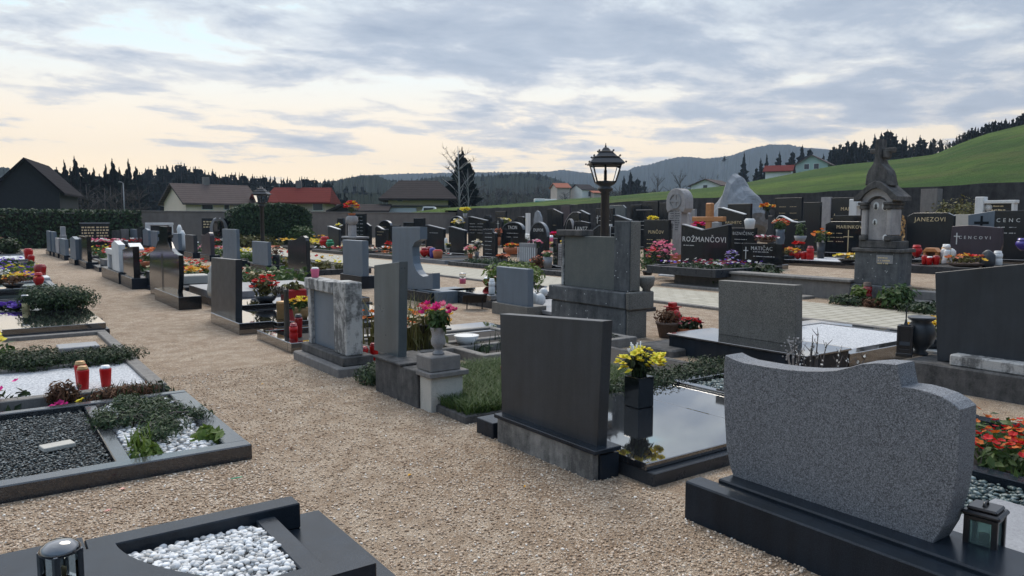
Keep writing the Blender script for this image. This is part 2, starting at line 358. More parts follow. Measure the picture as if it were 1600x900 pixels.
# ------------------------------------------------------------------ world, sun, camera
SKO=(3.1,7.7)
SUN_AZ=math.atan2(*(lambda d:(d[0],d[1]))(ray(560,343))); SUN_EL=R(50)
w=bpy.data.worlds.new('World'); S.world=w; w.use_nodes=True; nt=w.node_tree; nt.nodes.clear()
out=N(nt,'ShaderNodeOutputWorld'); sky=N(nt,'ShaderNodeTexSky'); sky.sky_type='NISHITA'; sky.sun_disc=False; sky.sun_elevation=SUN_EL; sky.sun_rotation=SUN_AZ; sky.air_density=1.2; sky.dust_density=1.5
bg=N(nt,'ShaderNodeBackground'); bg.inputs[1].default_value=.05; nt.links.new(sky.outputs[0],bg.inputs[0])
tc=N(nt,'ShaderNodeTexCoord'); sep=N(nt,'ShaderNodeSeparateXYZ'); nt.links.new(tc.outputs['Generated'],sep.inputs[0])
def ma(op,a,b=None,clamp=False):
    n=nt.nodes.new('ShaderNodeMath'); n.operation=op; n.use_clamp=clamp
    for k,x in enumerate((a,b)):
        if x is None: continue
        if hasattr(x,'is_linked'): nt.links.new(x,n.inputs[k])
        else: n.inputs[k].default_value=x
    return n.outputs[0]
Z=ma('MAXIMUM',sep.outputs[2],0.0); den=ma('ADD',Z,.10)
cx=N(nt,'ShaderNodeCombineXYZ'); nt.links.new(ma('DIVIDE',sep.outputs[0],den),cx.inputs[0]); nt.links.new(ma('DIVIDE',sep.outputs[1],den),cx.inputs[1])
def rotmap(sx,sy,off,rz=0):
    mp=N(nt,'ShaderNodeMapping'); mp.inputs['Rotation'].default_value=(0,0,YAW+rz); mp.inputs['Scale'].default_value=(sx,sy,1); mp.inputs['Location'].default_value=off; mp.vector_type='POINT'; nt.links.new(cx.outputs[0],mp.inputs[0]); return mp.outputs[0]
def wn(co,sc,det,ro,dist=0.0):
    n=N(nt,'ShaderNodeTexNoise'); n.inputs['Scale'].default_value=sc; n.inputs['Detail'].default_value=det; n.inputs['Roughness'].default_value=ro; n.inputs['Distortion'].default_value=dist; nt.links.new(co,n.inputs['Vector']); return n.outputs['Fac']
c1=wn(rotmap(.66,.85,(SKO[0],SKO[1],0),.12),1.0,5,.5); c2=wn(rotmap(2.0,2.5,(SKO[1],SKO[0],0),.12),1.0,9,.62,.25)
cov=ma('ADD',ma('MULTIPLY',c1,.52),ma('MULTIPLY',c2,.48))
hi=N(nt,'ShaderNodeMapRange'); hi.inputs[1].default_value=.02; hi.inputs[2].default_value=.24; hi.inputs[3].default_value=-.085; hi.inputs[4].default_value=.085; nt.links.new(sep.outputs[2],hi.inputs[0])
dr=N(nt,'ShaderNodeVectorMath',operation='DOT_PRODUCT'); nt.links.new(tc.outputs['Generated'],dr.inputs[0]); dr.inputs[1].default_value=(math.cos(YAW),-math.sin(YAW),0)
cov2=ma('ADD',ma('ADD',cov,hi.outputs[0]),ma('MULTIPLY',dr.outputs['Value'],.06))
mask=ramp(nt,cov2,[(.455,0),(.52,.85),(.58,1)],'EASE')
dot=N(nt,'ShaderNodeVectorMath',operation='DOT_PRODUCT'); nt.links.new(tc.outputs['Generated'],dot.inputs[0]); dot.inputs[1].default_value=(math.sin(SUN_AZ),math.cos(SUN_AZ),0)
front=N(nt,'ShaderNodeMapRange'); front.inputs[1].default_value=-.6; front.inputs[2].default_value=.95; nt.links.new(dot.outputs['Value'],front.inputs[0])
# thin veil behind the clouds: cream at the horizon, pale blue above; overcast overhead, out of view, brightened to light the ground softly
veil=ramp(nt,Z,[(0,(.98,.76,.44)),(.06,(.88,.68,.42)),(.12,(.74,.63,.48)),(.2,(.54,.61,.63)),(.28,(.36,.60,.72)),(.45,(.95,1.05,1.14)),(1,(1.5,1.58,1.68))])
core=ramp(nt,cov2,[(.46,(.66,.60,.51)),(.52,(.44,.445,.46)),(.58,(.30,.335,.39)),(.70,(.205,.245,.31))])
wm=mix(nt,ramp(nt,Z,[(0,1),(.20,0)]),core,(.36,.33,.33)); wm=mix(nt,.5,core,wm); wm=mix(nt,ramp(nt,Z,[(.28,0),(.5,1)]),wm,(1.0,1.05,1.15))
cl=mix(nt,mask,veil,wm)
cl=mix(nt,1,cl,mix(nt,front.outputs[0],(.25,.335,.44),(1,1,1)),'MULTIPLY')  # unseen sky behind the viewer dimmed and blued to cool the stone backs
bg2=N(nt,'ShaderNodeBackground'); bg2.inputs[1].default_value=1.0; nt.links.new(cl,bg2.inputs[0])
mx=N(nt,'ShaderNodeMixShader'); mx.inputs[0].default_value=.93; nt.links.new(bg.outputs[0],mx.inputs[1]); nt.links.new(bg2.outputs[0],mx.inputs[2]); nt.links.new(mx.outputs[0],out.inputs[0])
sl=bpy.data.lights.new('sun','SUN'); sl.energy=1.1; sl.angle=R(25); sl.color=(1,.90,.76); so=bpy.data.objects.new('sun',sl); COL.objects.link(so)
sd=Vector((math.sin(SUN_AZ)*math.cos(SUN_EL),math.cos(SUN_AZ)*math.cos(SUN_EL),math.sin(SUN_EL))); so.rotation_euler=sd.to_track_quat('Z','Y').to_euler(); so.location=sd*60
cam=bpy.data.cameras.new('camera'); cam.sensor_width=36; cam.lens=FOC/1600*36; cam.clip_end=12000; cam.clip_start=.05
co_=bpy.data.objects.new('camera',cam); COL.objects.link(co_); co_.location=(0,0,EYE); co_.rotation_euler=(PI/2-PITCH,0,-YAW); S.camera=co_
vs=S.view_settings; vs.view_transform='Standard'; vs.look='None'; vs.exposure=.95; vs.gamma=1; vs.use_curve_mapping=False
HAZE=.00024
cy=S.cycles; cy.use_denoising=True; cy.max_bounces=6; cy.diffuse_bounces=2; cy.glossy_bounces=3; cy.transmission_bounces=5; cy.volume_bounces=0; cy.transparent_max_bounces=8; cy.caustics_reflective=False; cy.caustics_refractive=False; cy.use_adaptive_sampling=True; cy.adaptive_threshold=.01
# ------------------------------------------------------------------ ground
xs=sorted(set([-8,-4,0,4,8,12,14.795,14.805]+[14.8+1.8*i for i in range(1,10)]+[31.4])); ys=sorted(set([-10,-5,0,5,10,13.295,13.305]+[13.3+4*i for i in range(1,10)]+[52.4]))
g=MB(); g.add([(x,y,gz(x,y)) for y in ys for x in xs],[(j*len(xs)+i,j*len(xs)+i+1,(j+1)*len(xs)+i+1,(j+1)*len(xs)+i) for j in range(len(ys)-1) for i in range(len(xs)-1)])
struct(g.build('gravel_ground','gravel'))
g=MB(); n=48; g.add([(0,0,-.02)]+[(2640*math.cos(2*PI*k/n),2640*math.sin(2*PI*k/n),-.02) for k in range(n)],[(0,1+k,1+(k+1)%n) for k in range(n)]); struct(g.build('field','meadow'))
g=MB(); PX0,PX1=11.05,13.55
g.add([(PX0,-6,.006),(PX1,-6,.006),(PX1,51.5,.006),(PX0,51.5,.006)],[(0,1,2,3)]); struct(g.build('paved_path','paving'))
g=MB(); 
for i in range(30): g.box(PX0-.12,PX0-.005,-6+i*1.92,-6+i*1.92+1.9,-.02,.05,.01)
o=g.build('path_kerb','kerb_concrete'); struct(o)
# ------------------------------------------------------------------ makers
def candle(x,y,z,label,body='candle_body',h=.2,r=.045,lid='lid_gold',shape='cup',group='grave candles',name='grave_candle'):
    t=thing(name,label,'candle',(x,y,z),random.uniform(0,6),group)
    b=MB()
    if shape=='cup': b.lathe([(r*.72,0),(r*.78,h*.03),(r,h*.80),(r*.95,h*.85)],seg=16)
    elif shape=='heart': b.lathe([(r*.3,0),(r*.75,h*.2),(r*1.15,h*.5),(r*1.0,h*.72),(r*.5,h*.8)],seg=16)
    elif shape=='glass': b.lathe([(r,0),(r,h*.55),(r*.98,h*.56)],seg=16)
    else: b.lathe([(r*.9,0),(r,h*.05),(r,h*.45),(r*.85,h*.5),(r,h*.55),(r,h*.8)],seg=16)
    b.build('body',body,t)
    l=MB()
    if shape=='glass':
        l.lathe([(r*1.01,h*.56),(r*1.01,h),(r*.9,h)],seg=16); l.build('glass_jar','glass_clear',t)
        l=MB().lathe([(r*1.04,h),(r*1.04,h+.015),(r*.6,h+.02)],seg=16); l.build('lid',lid,t)
    else:
        k=h*.85 if shape=='cup' else h*.8
        l.lathe([(r*.8,k),(r*.90,k+.002),(r*.88,k+h*.06),(r*.78,k+h*.07),(r*.76,h*.985),(r*.6,h)],seg=16); l.build('lid',lid,t)
    return t
def lantern(x,y,z,label,h=.3,w=.16,roof_='flat',mat='metal_black',pane='glass_teal',rz=0,group=None):
    t=thing('grave_lantern',label,'lantern',(x,y,z),rz,group); b=MB(); k=w*.5
    b.box(-k*.9,k*.9,-k*.9,k*.9,0,h*.1,.006)
    for sx in(-1,1):
        for sy in(-1,1): b.box(sx*k*.72-.012,sx*k*.72+.012,sy*k*.72-.012,sy*k*.72+.012,h*.1,h*.8,.003)
    for a,c in((-1,0),(1,0),(0,-1),(0,1)):
        b.box(-k*.72 if a==0 else a*k*.72-.01,k*.72 if a==0 else a*k*.72+.01,-k*.72 if c==0 else c*k*.72-.01,k*.72 if c==0 else c*k*.72+.01,h*.1,h*.2,.002)
        b.box(-k*.71 if a==0 else a*k*.71-.01,k*.71 if a==0 else a*k*.71+.01,-k*.71 if c==0 else c*k*.71-.01,k*.71 if c==0 else c*k*.71+.01,h*.72,h*.8,.002)
    b.build('frame',mat,t)
    p=MB()
    for a,c in((-1,0),(1,0),(0,-1),(0,1)):
        if a: p.box(a*k*.7-.002,a*k*.7+.002,-k*.66,k*.66,h*.18,h*.74)
        else: p.box(-k*.66,k*.66,c*k*.7-.002,c*k*.7+.002,h*.18,h*.74)
    p.build('glass_pane',pane,t)
    c=MB().lathe([(k*.3,h*.1),(k*.3,h*.42),(k*.05,h*.45)],seg=12); c.build('candle','wax_cream',t)
    r=MB()
    if roof_=='flat': r.box(-k,k,-k,k,h*.8,h*.9,.008); r.box(-k*.8,k*.8,-k*.8,k*.8,h*.9,h*.97,.012); r.tube([(-k*.4,0,h*.96),(-k*.25,0,h*1.03),(k*.25,0,h*1.03),(k*.4,0,h*.96)],.006)
    elif roof_=='dome': r.lathe([(k*1.15,h*.78),(k*1.15,h*.82),(k*1.0,h*.9),(k*.6,h*.98),(k*.1,h)],seg=20)
    elif roof_=='spire': r.lathe([(k*1.2,h*.3),(k*.75,h*.55),(k*.35,h*.78),(k*.08,h*.98)],seg=4,smooth=False); r.box(-.006,.006,-.006,.006,h*.98,h*1.28); r.box(-.03,.03,-.005,.005,h*1.12,h*1.15)
    r.build('cap',mat,t); return t
POTS={'bowl':[(.55,0),(.8,.35),(1,1),(.93,.97)],'pot':[(.7,0),(.95,.85),(1.03,.86),(1.03,1),(.9,.97)],'vase':[(.5,0),(.6,.1),(.85,.55),(.7,.8),(.8,1),(.68,.98)],'tall':[(.75,0),(1,1),(.9,.98)],'basket':[(.72,0),(.85,.4),(.93,.75),(1,1),(.9,.95)]}
def potted(x,y,z,label,kind='pot',pot='terracotta',r=.13,h=.16,pet=('red',),fol='leaf_green',fr=None,fh=.2,n=60,nl=140,br=.035,cat='flower pot',name='flower_pot',group='flower pots on the graves',ls=.05):
    t=thing(name,label,cat,(x,y,z),random.uniform(0,6),group); fr=fr or r*1.3
    MB().lathe([(a*r,b*h) for a,b in POTS[kind]],seg=18).build('pot',pot,t)
    f=MB().leaves((0,0,h+fh*.35),(fr*.95,fr*.95,fh*.6),nl,ls,.3,.2,2.0,h*.7)
    for _ in range(10): a=random.uniform(0,6.28); q=fr*.6*random.random(); f.tube([(0,0,h*.9),(q*math.cos(a)*.6,q*math.sin(a)*.6,h+fh*.4),(q*math.cos(a),q*math.sin(a),h+fh*.75)],.004,4)
    f.build('foliage',fol,t)
    for c in pet:
        b=MB()
        for _ in range(max(3,n//len(pet))):
            a=random.uniform(0,6.28); q=math.sqrt(random.random())*fr; b.bloom((q*math.cos(a),q*math.sin(a),h+fh*(.35+.6*math.sqrt(max(0,1-(q/fr)**2))*random.uniform(.75,1.05))),br*random.uniform(.7,1.2),5)
        b.build('blossom','petal_'+c,t)['kind']='stuff'
    return t
def bush(x,y,z,label,rx=.4,ry=.4,h=.4,n=900,fol='leaf_dark',ls=.05,cat='bush',name='bush',group='low bushes on the graves',lumps=5,asp=1.8):
    t=thing(name,label,cat,(x,y,z),0,group); f=MB()
    for k in range(lumps):
        a=6.28*k/lumps; q=.42 if lumps>1 else 0
        f.leaves((rx*q*math.cos(a),ry*q*math.sin(a),h*.42+random.uniform(-.06,.06)*h),(rx*.66,ry*.66,h*.5),n//lumps,ls,.5,.35,asp,.0)
    f.build('foliage',fol,t)
    s=MB()
    for k in range(9):
        a=6.28*k/9+random.uniform(-.3,.3); s.tube([(0,0,0),(rx*.35*math.cos(a),ry*.35*math.sin(a),h*.4),(rx*.6*math.cos(a),ry*.6*math.sin(a),h*.75)],[.012,.008,.003],5)
    s.build('stem','bark',t); return t
def bed(x0,x1,y0,y1,z,label,pet=(),fol='leaf_green',h=.14,n=120,nl=400,ls=.06,br=.035,cat='flower bed',name='flower_bed',group='planted flower beds',blades=0):
    t=thing(name,label,cat,((x0+x1)/2,(y0+y1)/2,z),0,group); w,d=(x1-x0)/2,(y1-y0)/2
    if nl:
        f=MB(); cl=[(random.uniform(-w,w)*.92,random.uniform(-d,d)*.92) for _ in range(max(6,nl//22))]
        for a,b in cl:
            q=random.uniform(.5,1.2); f.leaves((a,b,h*.4*q),(min(w,.11+h*.4),min(d,.11+h*.4),h*.6*q),22,ls,.5,.3,1.8,0.0)
        for _ in range(blades): f.blade((random.uniform(-w,w),random.uniform(-d,d),0),h*random.uniform(.9,1.8),.014,random.uniform(.1,.5))
        f.build('foliage',fol,t)
    for c in pet:
        b=MB(); cl=[(random.uniform(-w,w)*.9,random.uniform(-d,d)*.9) for _ in range(6)]
        for _ in range(max(4,n//len(pet))):
            u,v=random.choice(cl); b.bloom((max(-w,min(w,u+random.gauss(0,w*.22))),max(-d,min(d,v+random.gauss(0,d*.3))),h*random.uniform(.75,1.15)),br*random.uniform(.7,1.25),5)
        b.build('blossom','petal_'+c,t)['kind']='stuff'
    return t
def border(x0,x1,y0,y1,z,label,mat='kerb_dark',h=.14,w=.1,fill='soil',fz=None,cat='grave border',name='grave_border',group='kerbed graves',part='infill',plate=None):
    t=thing(name,label,cat,((x0+x1)/2,(y0+y1)/2,z),0,group); a,b=(x1-x0)/2,(y1-y0)/2; k=MB()
    k.box(-a,a,-b,-b+w,-.05,h,.008); k.box(-a,a,b-w,b,-.05,h,.008); k.box(-a,-a+w,-b+w+.001,b-w-.001,-.05,h-.003,.008); k.box(a-w,a,-b+w+.001,b-w-.001,-.05,h-.003,.008)
    k.build('kerb',mat,t)
    if plate: MB().box(-a-plate,a+plate,-b-plate,b+plate,-.05,h*.45,.006).build('base_plate','kerb_dark',t)
    if fill: MB().box(-a+w-.01,a-w+.01,-b+w-.01,b-w+.01,-.05,h-.03 if fz is None else fz).build(part,fill,t)
    return t
def slabgrave(x0,x1,y0,y1,z,label,mat='polished_black',h=.13,group='polished grave slabs',tier=True):
    t=thing('grave_slab',label,'grave slab',((x0+x1)/2,(y0+y1)/2,z),0,group); a,b=(x1-x0)/2,(y1-y0)/2
    MB().box(-a,a,-b,b,-.03,h*.55 if tier else h-.04,.006).build('base','kerb_dark',t)
    i=.04 if tier else .0
    MB().box(-a-.0,a-i,-b+i,b-i,h*.55+.001 if tier else h-.039,h,.006).build('slab',mat,t); return t
def text_mesh(s,size,mat,parent,loc,back=False,name='lettering',sp=1.15):
    cu=bpy.data.curves.new('lettering','FONT'); cu.body=s; cu.size=size; cu.align_x='CENTER'; cu.align_y='CENTER'; cu.extrude=.003; cu.space_character=sp; cu.resolution_u=2
    ob=bpy.data.objects.new('tmp',cu); COL.objects.link(ob); dg=bpy.context.evaluated_depsgraph_get(); dg.update()
    me=bpy.data.meshes.new_from_object(ob.evaluated_get(dg)); bpy.data.objects.remove(ob)
    # text x -> -Y, text y -> Z, text normal -> -X : reads from the path side
    me.transform(Matrix(((0,0,-1,0),(-1,0,0,0),(0,1,0,0),(0,0,0,1)))); me.materials.clear(); me.materials.append(M[mat]); me.name=name
    o=bpy.data.objects.new(name,me); COL.objects.link(o); o.parent=parent; o.location=loc; return o
def rows_mesh(parent,x,y0,y1,z,n,dz,mat='gold_letter',hh=.022,cols=2):
    b=MB(); 
    for k in range(n):
        for c in range(cols):
            a=y0+(y1-y0)*c/cols; e=y0+(y1-y0)*(c+1)/cols; u=a+(e-a)*.06; end=a+(e-a)*random.uniform(.6,.92)*1.0
            sgn=1 if e>a else -1
            while (end-u)*sgn>0:
                l=random.uniform(.012,.035); b.box(x-.002,x+.003,u,u+sgn*l,z-k*dz-hh/2,z-k*dz+hh*random.uniform(.2,.5)); u+=sgn*(l+random.choice([.008,.008,.03]))
    return b.build('lettering',mat,parent)
SH={'flat':[(0,0),(0,1),(1,1),(1,0)],
 'slantR':[(0,0),(0,1),(.12,1),(1,.86),(1,0)],'slantL':[(0,0),(0,.84),(.9,1),(1,1),(1,0)],
 'arch':[(0,0),(0,.78)]+[(.5-.5*math.cos(a),.78+.22*math.sin(a)) for a in [PI*k/12 for k in range(1,12)]]+[(1,.78),(1,0)],
 'round':[(0,0),(0,.6)]+[(.5-.5*math.cos(a),.6+.4*math.sin(a)) for a in [PI*k/12 for k in range(1,12)]]+[(1,.6),(1,0)],
 'wave':[(0,0),(0,.93),(.1,1),(.22,.99),(.4,.93),(.6,.86),(.8,.84),(1,.86),(1,0)],
 'waveL':[(0,0),(0,.86),(.25,.86),(.5,.9),(.7,.97),(.85,1),(.95,.95),(1,.86),(1,0)],
 'lowarch':[(0,0),(0,.55),(.15,.75),(.35,.9),(.6,1),(.85,1),(1,.97),(1,0)],
 'clip':[(0,0),(0,.92),(.14,1),(.86,1),(1,.92),(1,0)],
 'house':[(0,0),(0,.9),(.5,1),(1,.9),(1,0)],
 'flare':[(.06,0),(0,.5),(.02,.97),(.4,1),(.98,.94),(1,.5),(.9,0)],
 'vee':[(0,0),(0,1),(.46,.87),(1,1),(1,0)],
 'cut':[(0,0),(0,1),(.72,1),(.8,.9),(1,.86),(1,0)],
 'shield':[(.08,0),(0,.75),(.12,1),(.88,1),(1,.75),(.92,0)],
 'rough':[(.02,0),(0,.4),(.06,.75),(.18,.93),(.4,1),(.62,.96),(.85,.8),(.97,.5),(1,0)]}
def hs(label,X,p0,p1,py,shape='flat',mat='black_face',t=.12,base=.12,bm='polished_black',txt=None,ts=.11,lines=None,z=None,trim=None,cat='gravestone',name='gravestone',group='gravestones',ty=.82,letter='gold_letter',cross=None,bt=.22,tc=0.0):
    """stone whose near face lies at X, spanning the bearings p0..p1, topped at the sight line py"""
    ya,_=onx(p0,py,X); yb,_=onx(p1,py,X); _,zt=onx((p0+p1)/2,py,X); yc=(ya+yb)/2; wd=ya-yb
    zg=gz(X,yc) if z is None else z; h=max(.3,zt-zg)
    T=thing(name,label,cat,(X,yc,zg),0,group)
    pts=[(wd*(.5-u),base-.01+v*(h-base+.01)) for u,v in SH[shape]]
    MB().prism(pts,0,t,'x',.008).build('headstone',mat,T)
    if base>.02: MB().box(-.06,bt+.0,-wd/2-.06,wd/2+.06,-.05,base,.008).build('plinth',bm,T)
    if trim:
        tp=sorted([p for p in pts if p[1]>base+.05*h],key=lambda p:-p[0]); b=MB()
        for p,q in zip(tp,tp[1:]):
            b.add([(-.012,p[0],p[1]+.002),(t+.012,p[0],p[1]+.002),(t+.012,q[0],q[1]+.002),(-.012,q[0],q[1]+.002),(-.012,p[0],p[1]+.035),(t+.012,p[0],p[1]+.035),(t+.012,q[0],q[1]+.035),(-.012,q[0],q[1]+.035)],[(0,3,2,1),(4,5,6,7),(0,1,5,4),(1,2,6,5),(2,3,7,6),(3,0,4,7)])
        b.build('coping',trim,T)
    if txt: text_mesh(txt,ts,letter,T,(-.004,tc*wd,base+ty*(h-base)))
    if lines:
        n,u0,u1,v0,dz,cols=lines; rows_mesh(T,-.004,wd*(.5-u0),wd*(.5-u1),base+v0*(h-base),n,dz,letter,cols=cols)
    if cross:
        u,v,s=cross; b=MB(); y=wd*(.5-u); zc=base+v*(h-base); b.box(-.01,.002,y-.012,y+.012,zc-s,zc+s*.5); b.box(-.0105,.002,y-s*.35,y+s*.35,zc,zc+.022); b.build('cross_emblem',letter,T)
    return T
def pts_on(X,l): return [onx(p[0],p[1],X) for p in l]
# ------------------------------------------------------------------ graves left of the path
PR=1.48
# nearest: black granite surround with white pebbles
t=thing('grave_border','black granite grave frame filled with white pebbles, low at the frame edge','grave border',(0,0,0),0,'kerbed graves')
MB().box(-1.6,1.47,2.76,3.93,-.03,.05,.006).build('base_plate','base_dark',t)
MB().box(.33,1.30,3.74,3.87,.051,.185,.006).build('side_beam','base_dark',t); k=MB(); k.prism([(2.84,.051),(2.97,.051),(2.97,.205),(2.84,.205)],.60,1.31,'x',.006); k.build('side_beam','base_dark',t)
MB().box(1.065,1.165,2.971,3.739,.051,.15,.006).build('cross_bar','base_dark',t)
cur=[(-1.6,2.8),(.92,2.8)]+[(.87-.43*(1-(1-k/12)**2),2.975+.77*k/12) for k in range(13)]+[(.325,3.74),(.325,3.90),(-1.6,3.90)]
cur=[(-1.6,2.8),(.59,2.8),(.59,2.972)]+[(.87-.43*(1-(1-k/12)**1.8),2.974+.765*k/12) for k in range(13)]+[(.325,3.739),(.325,3.90),(-1.6,3.90)]
MB().prism(cur,.051,.19,'z',.004).build('curved_slab','base_dark',t)
pp=[]
while len(pp)<2200:
    y=RNG.uniform(2.98,3.735); kk=(y-2.974)/.765; xl=.87-.43*(1-(1-kk)**1.8); x=RNG.uniform(.43,1.06)
    if x<xl+.012: continue
    pp.append((x,y,.105+.035*math.sin(PI*(y-2.98)/.76)+RNG.uniform(-.02,.02)))
tag(bbox_pebbles('pebble_bed','pebble_white',np.array(pp),.0145,t,2,.7),kind='stuff')
lx,ly=onz(97,920,.19); lantern(lx,ly,.191,'black domed lantern on the curved black slab beside white pebbles',.2,.13,'dome','polished_black','glass_clear',.5)
# second: dark kerb, dark gravel and juniper
t=thing('grave_border','dark kerbed grave with dark gravel half and juniper over white pebbles half','grave border',(0,0,0),0,'kerbed graves')
k=MB().box(-1.8,1.48,5.20,5.33,-.03,.105,.008); k.box(1.33,1.48,5.331,7.16,-.03,.102,.008); k.box(-1.8,1.48,7.161,7.26,-.03,.105,.008); k.box(.66,.75,5.331,7.16,-.03,.09,.006); k.build('kerb','kerb_blue',t)
MB().box(-1.8,.66,5.33,7.161,-.03,.03).build('gravel_base','soil',t); MB().box(.76,1.33,5.33,7.161,-.03,.03).build('pebble_base','pebble_white',t)
n=15000; p=np.stack([RNG.uniform(-.7,.65,n),RNG.uniform(5.34,7.15,n),.035+RNG.uniform(0,.03,n)],1); tag(bbox_pebbles('gravel_bed','pebble_dark',p,.0095,t,1,.5),kind='stuff')
n=1500; p=np.stack([RNG.uniform(.77,1.32,n),RNG.uniform(5.34,7.15,n),.04+RNG.uniform(0,.035,n)],1); tag(bbox_pebbles('pebble_bed','pebble_white',p,.021,t,1,.65),kind='stuff')
x,y=onz(90,700,.06); o=thing('name_plate','small pale stone plate lying on dark gravel','stone plate',(x,y,.06),.2); MB().box(-.10,.10,-.06,.06,0,.03,.004).build('plate','cream_stone',o)
t=thing('juniper','creeping juniper spreading over white pebbles in the dark kerb','shrub',(1.03,6.3,.08)); f=MB(); s=MB()
for _ in range(30):
    a=random.uniform(0,6.28); q=random.uniform(.1,1); ex,ey=.34*q*math.cos(a),.72*q*math.sin(a)
    if ex>.12 and ey<-.15: continue
    s.tube([(0,0,.0),(ex*.5,ey*.5,.07),(ex,ey,.06)],[.012,.008,.003],4)
    f.leaves((ex,ey,.05),(.13,.15,.07),260,.014,.7,.2,3.0,0)
f.build('foliage','leaf_juniper',t); s.build('stem','bark',t)
bed(.78,.92,5.4,5.75,.04,'bright green leafy sprouts at the juniper corner of dark kerb',(), 'leaf_bright',.14,0,160,.05,blades=30,cat='plant',name='green_plant')
bed(1.24,1.34,5.55,5.75,.05,'single broad leaved green seedling by the right kerb of juniper grave',(), 'leaf_bright',.08,0,40,.07,cat='plant',name='green_plant')
# strip of plants
t=thing('planting_strip','narrow soil strip between dark kerb and white gravel grave','soil strip',(0,0,0)); MB().box(-1.8,1.46,7.27,7.62,-.03,.03).build('soil','soil',t)
x,y=onz(98,640); bush(x,y,.03,'rusty brown heather tuft in soil strip before white gravel grave',.15,.13,.26,700,'heather_brown',.018,'heather','heather_tuft',None,3,3.5)
x,y=onz(190,632); bush(x,y,.03,'brown and green heath clump at the path end of soil strip',.34,.16,.17,1300,'heather_brown',.017,'heather','heather_tuft',None,4,3)
bed(.75,1.35,7.3,7.6,.03,'spiky green tufts growing in soil strip near path',(), 'leaf_dark',.12,0,150,.04,blades=60,cat='plant',name='green_plant')
x,y=onz(128,643); potted(x,y,.0,'single small yellow flower in soil strip by brown heather','pot','soil',.03,.03,('yellow',),'leaf_green',.03,.08,2,10,.035,'flower','small_flower',None,.03)
x,y=onz(6,640); bed(x-.25,x+.12,y-.15,y+.12,.03,'deep magenta flowers at left edge before white gravel grave',('magenta',),'leaf_dark',.17,9,90,.05,.04)
bed(.35,.62,7.28,7.42,.03,'few magenta blossoms low in soil strip',('magenta',),'leaf_dark',.05,6,30,.04,.035)
# third: white gravel with three red candles
border(-1.8,1.40,7.63,9.35,0,'concrete kerbed grave filled with fine white gravel','kerb_concrete',.11,.13,'fine_white',.075)
for px,py,h,l in((131,611,.235,'red grave candle in front of the pair on white gravel'),(127,603,.24,'red grave candle half hidden behind another on white gravel'),(166,604,.205,'red grave candle with silver lid standing alone on white gravel')):
    x,y=onz(px,py,.075); candle(x,y,.075,l,'candle_body',h,.053,'lid_silver' if 'silver' in l else 'lid_gold',group='red candles on white gravel')
# fourth: gravel with two bushes
border(-1.8,1.42,9.37,11.95,0,'low grey concrete kerb round gravel with two dark bushes','kerb_concrete',.10,.12,'gravel',.05)
t=thing('planting_strip','soil strip under the two dark bushes','soil strip',(0,0,0)); MB().box(-1.6,1.28,9.52,10.3,.0,.062).build('soil','soil',t)
x,y=onz(50,577,.06); bush(x,y,.06,'dark green bush with reddish base, left of pair by concrete kerb',.38,.36,.24,5000,'leaf_dark',.017,asp=2.6)
x,y=onz(158,568,.06); bush(x,y,.06,'low spreading dark bush overhanging the path kerb',.46,.36,.21,5500,'leaf_dark',.016,asp=2.6)
bed(.05,.3,9.5,9.8,.06,'light green leafy tuft at left foot of dark bush',(), 'leaf_green',.14,0,90,.06,blades=25,cat='plant',name='green_plant')
x,y=onz(2,572,.06); bed(x-.2,x+.08,y-.1,y+.2,.06,'yellow daffodils cut by left frame edge',('yellow','cream'),'leaf_green',.32,16,60,.06,.06)
x,y=onz(122,545,.06); t=thing('stone_plate','flat grey stone plate lying on gravel before polished slab','stone plate',(x,y,.05)); MB().box(-.22,.22,-.19,.19,0,.06,.01).build('plate','slab_grey',t)
# fifth: polished slab
slabgrave(-1.8,PR+.0,12.0,14.3,0,'large mirror polished black slab with pale sky reflection beside path','polished_black',.19)
border(-1.8,1.35,14.32,16.6,0,'black kerb with dark gravel behind the mirror slab','kerb_dark',.17,.1,'pebble_green',.13)
x,y=onz(97,486,.19); bush(x,14.7,.14,'dense round dark bush behind the mirror slab',.62,.55,.48,6500,'leaf_juniper',.026,asp=2.6)
x,y=onz(41,487,.17); candle(x,14.45,.17,'clear glass candle jar with cream wax by round bush','wax_cream',.25,.055,'lid_silver','glass',name='candle_jar')
x,y=onz(11,482,.17); bed(x-.3,x+.3,14.5,15.2,.15,'purple blanket of flowers left of glass candle jar',('purple',),'leaf_dark',.1,90,60,.05,.05)
bed(.9,1.15,14.45,14.6,.15,'small purple blossoms at the foot of round bush',('purple',),'leaf_dark',.08,20,20,.04,.04)
# sixth onward
border(-1.8,1.38,16.8,18.9,0,'black kerb holding a wide black flower trough','kerb_dark',.17,.12,'pebble_green',.1)
t=thing('flower_trough','long black planter trough across the sixth grave','planter',(.4,18.0,.1)); MB().box(-1.5,.75,-.25,.25,0,.2,.01).build('box','polished_black',t)
x,y=onz(24,450,.3); potted(.55,18.0,.3,'brown and orange flower bowl on black trough','bowl','metal_black',.2,.08,('orange','gold'),'heather_brown',.42,.2,16,160,.035)
potted(.15,18.2,.3,'tall dark green foliage arrangement at left on trough','bowl','metal_black',.2,.08,('white',),'leaf_dark',.45,.34,6,260,.035)
border(-1.8,1.45,19.1,22.0,0,'dark gravel bed inside a light kerb with one red candle','kerb_light',.14,.12,'pebble_green',.09)
x,y=onz(61,449,.1); candle(x,y,.1,'bright red candle on the dark gravel bed by path','candle_body',.34,.10,'candle_body','heart')
border(-1.8,1.5,22.3,24.6,0,'bordered grave planted with yellow pansies','kerb_light',.13,.1,'soil')
bed(-.2,1.2,22.5,24.2,.1,'yellow and purple pansy bed beyond dark gravel',('yellow','gold','purple'),'leaf_green',.14,170,260,.07,.055)
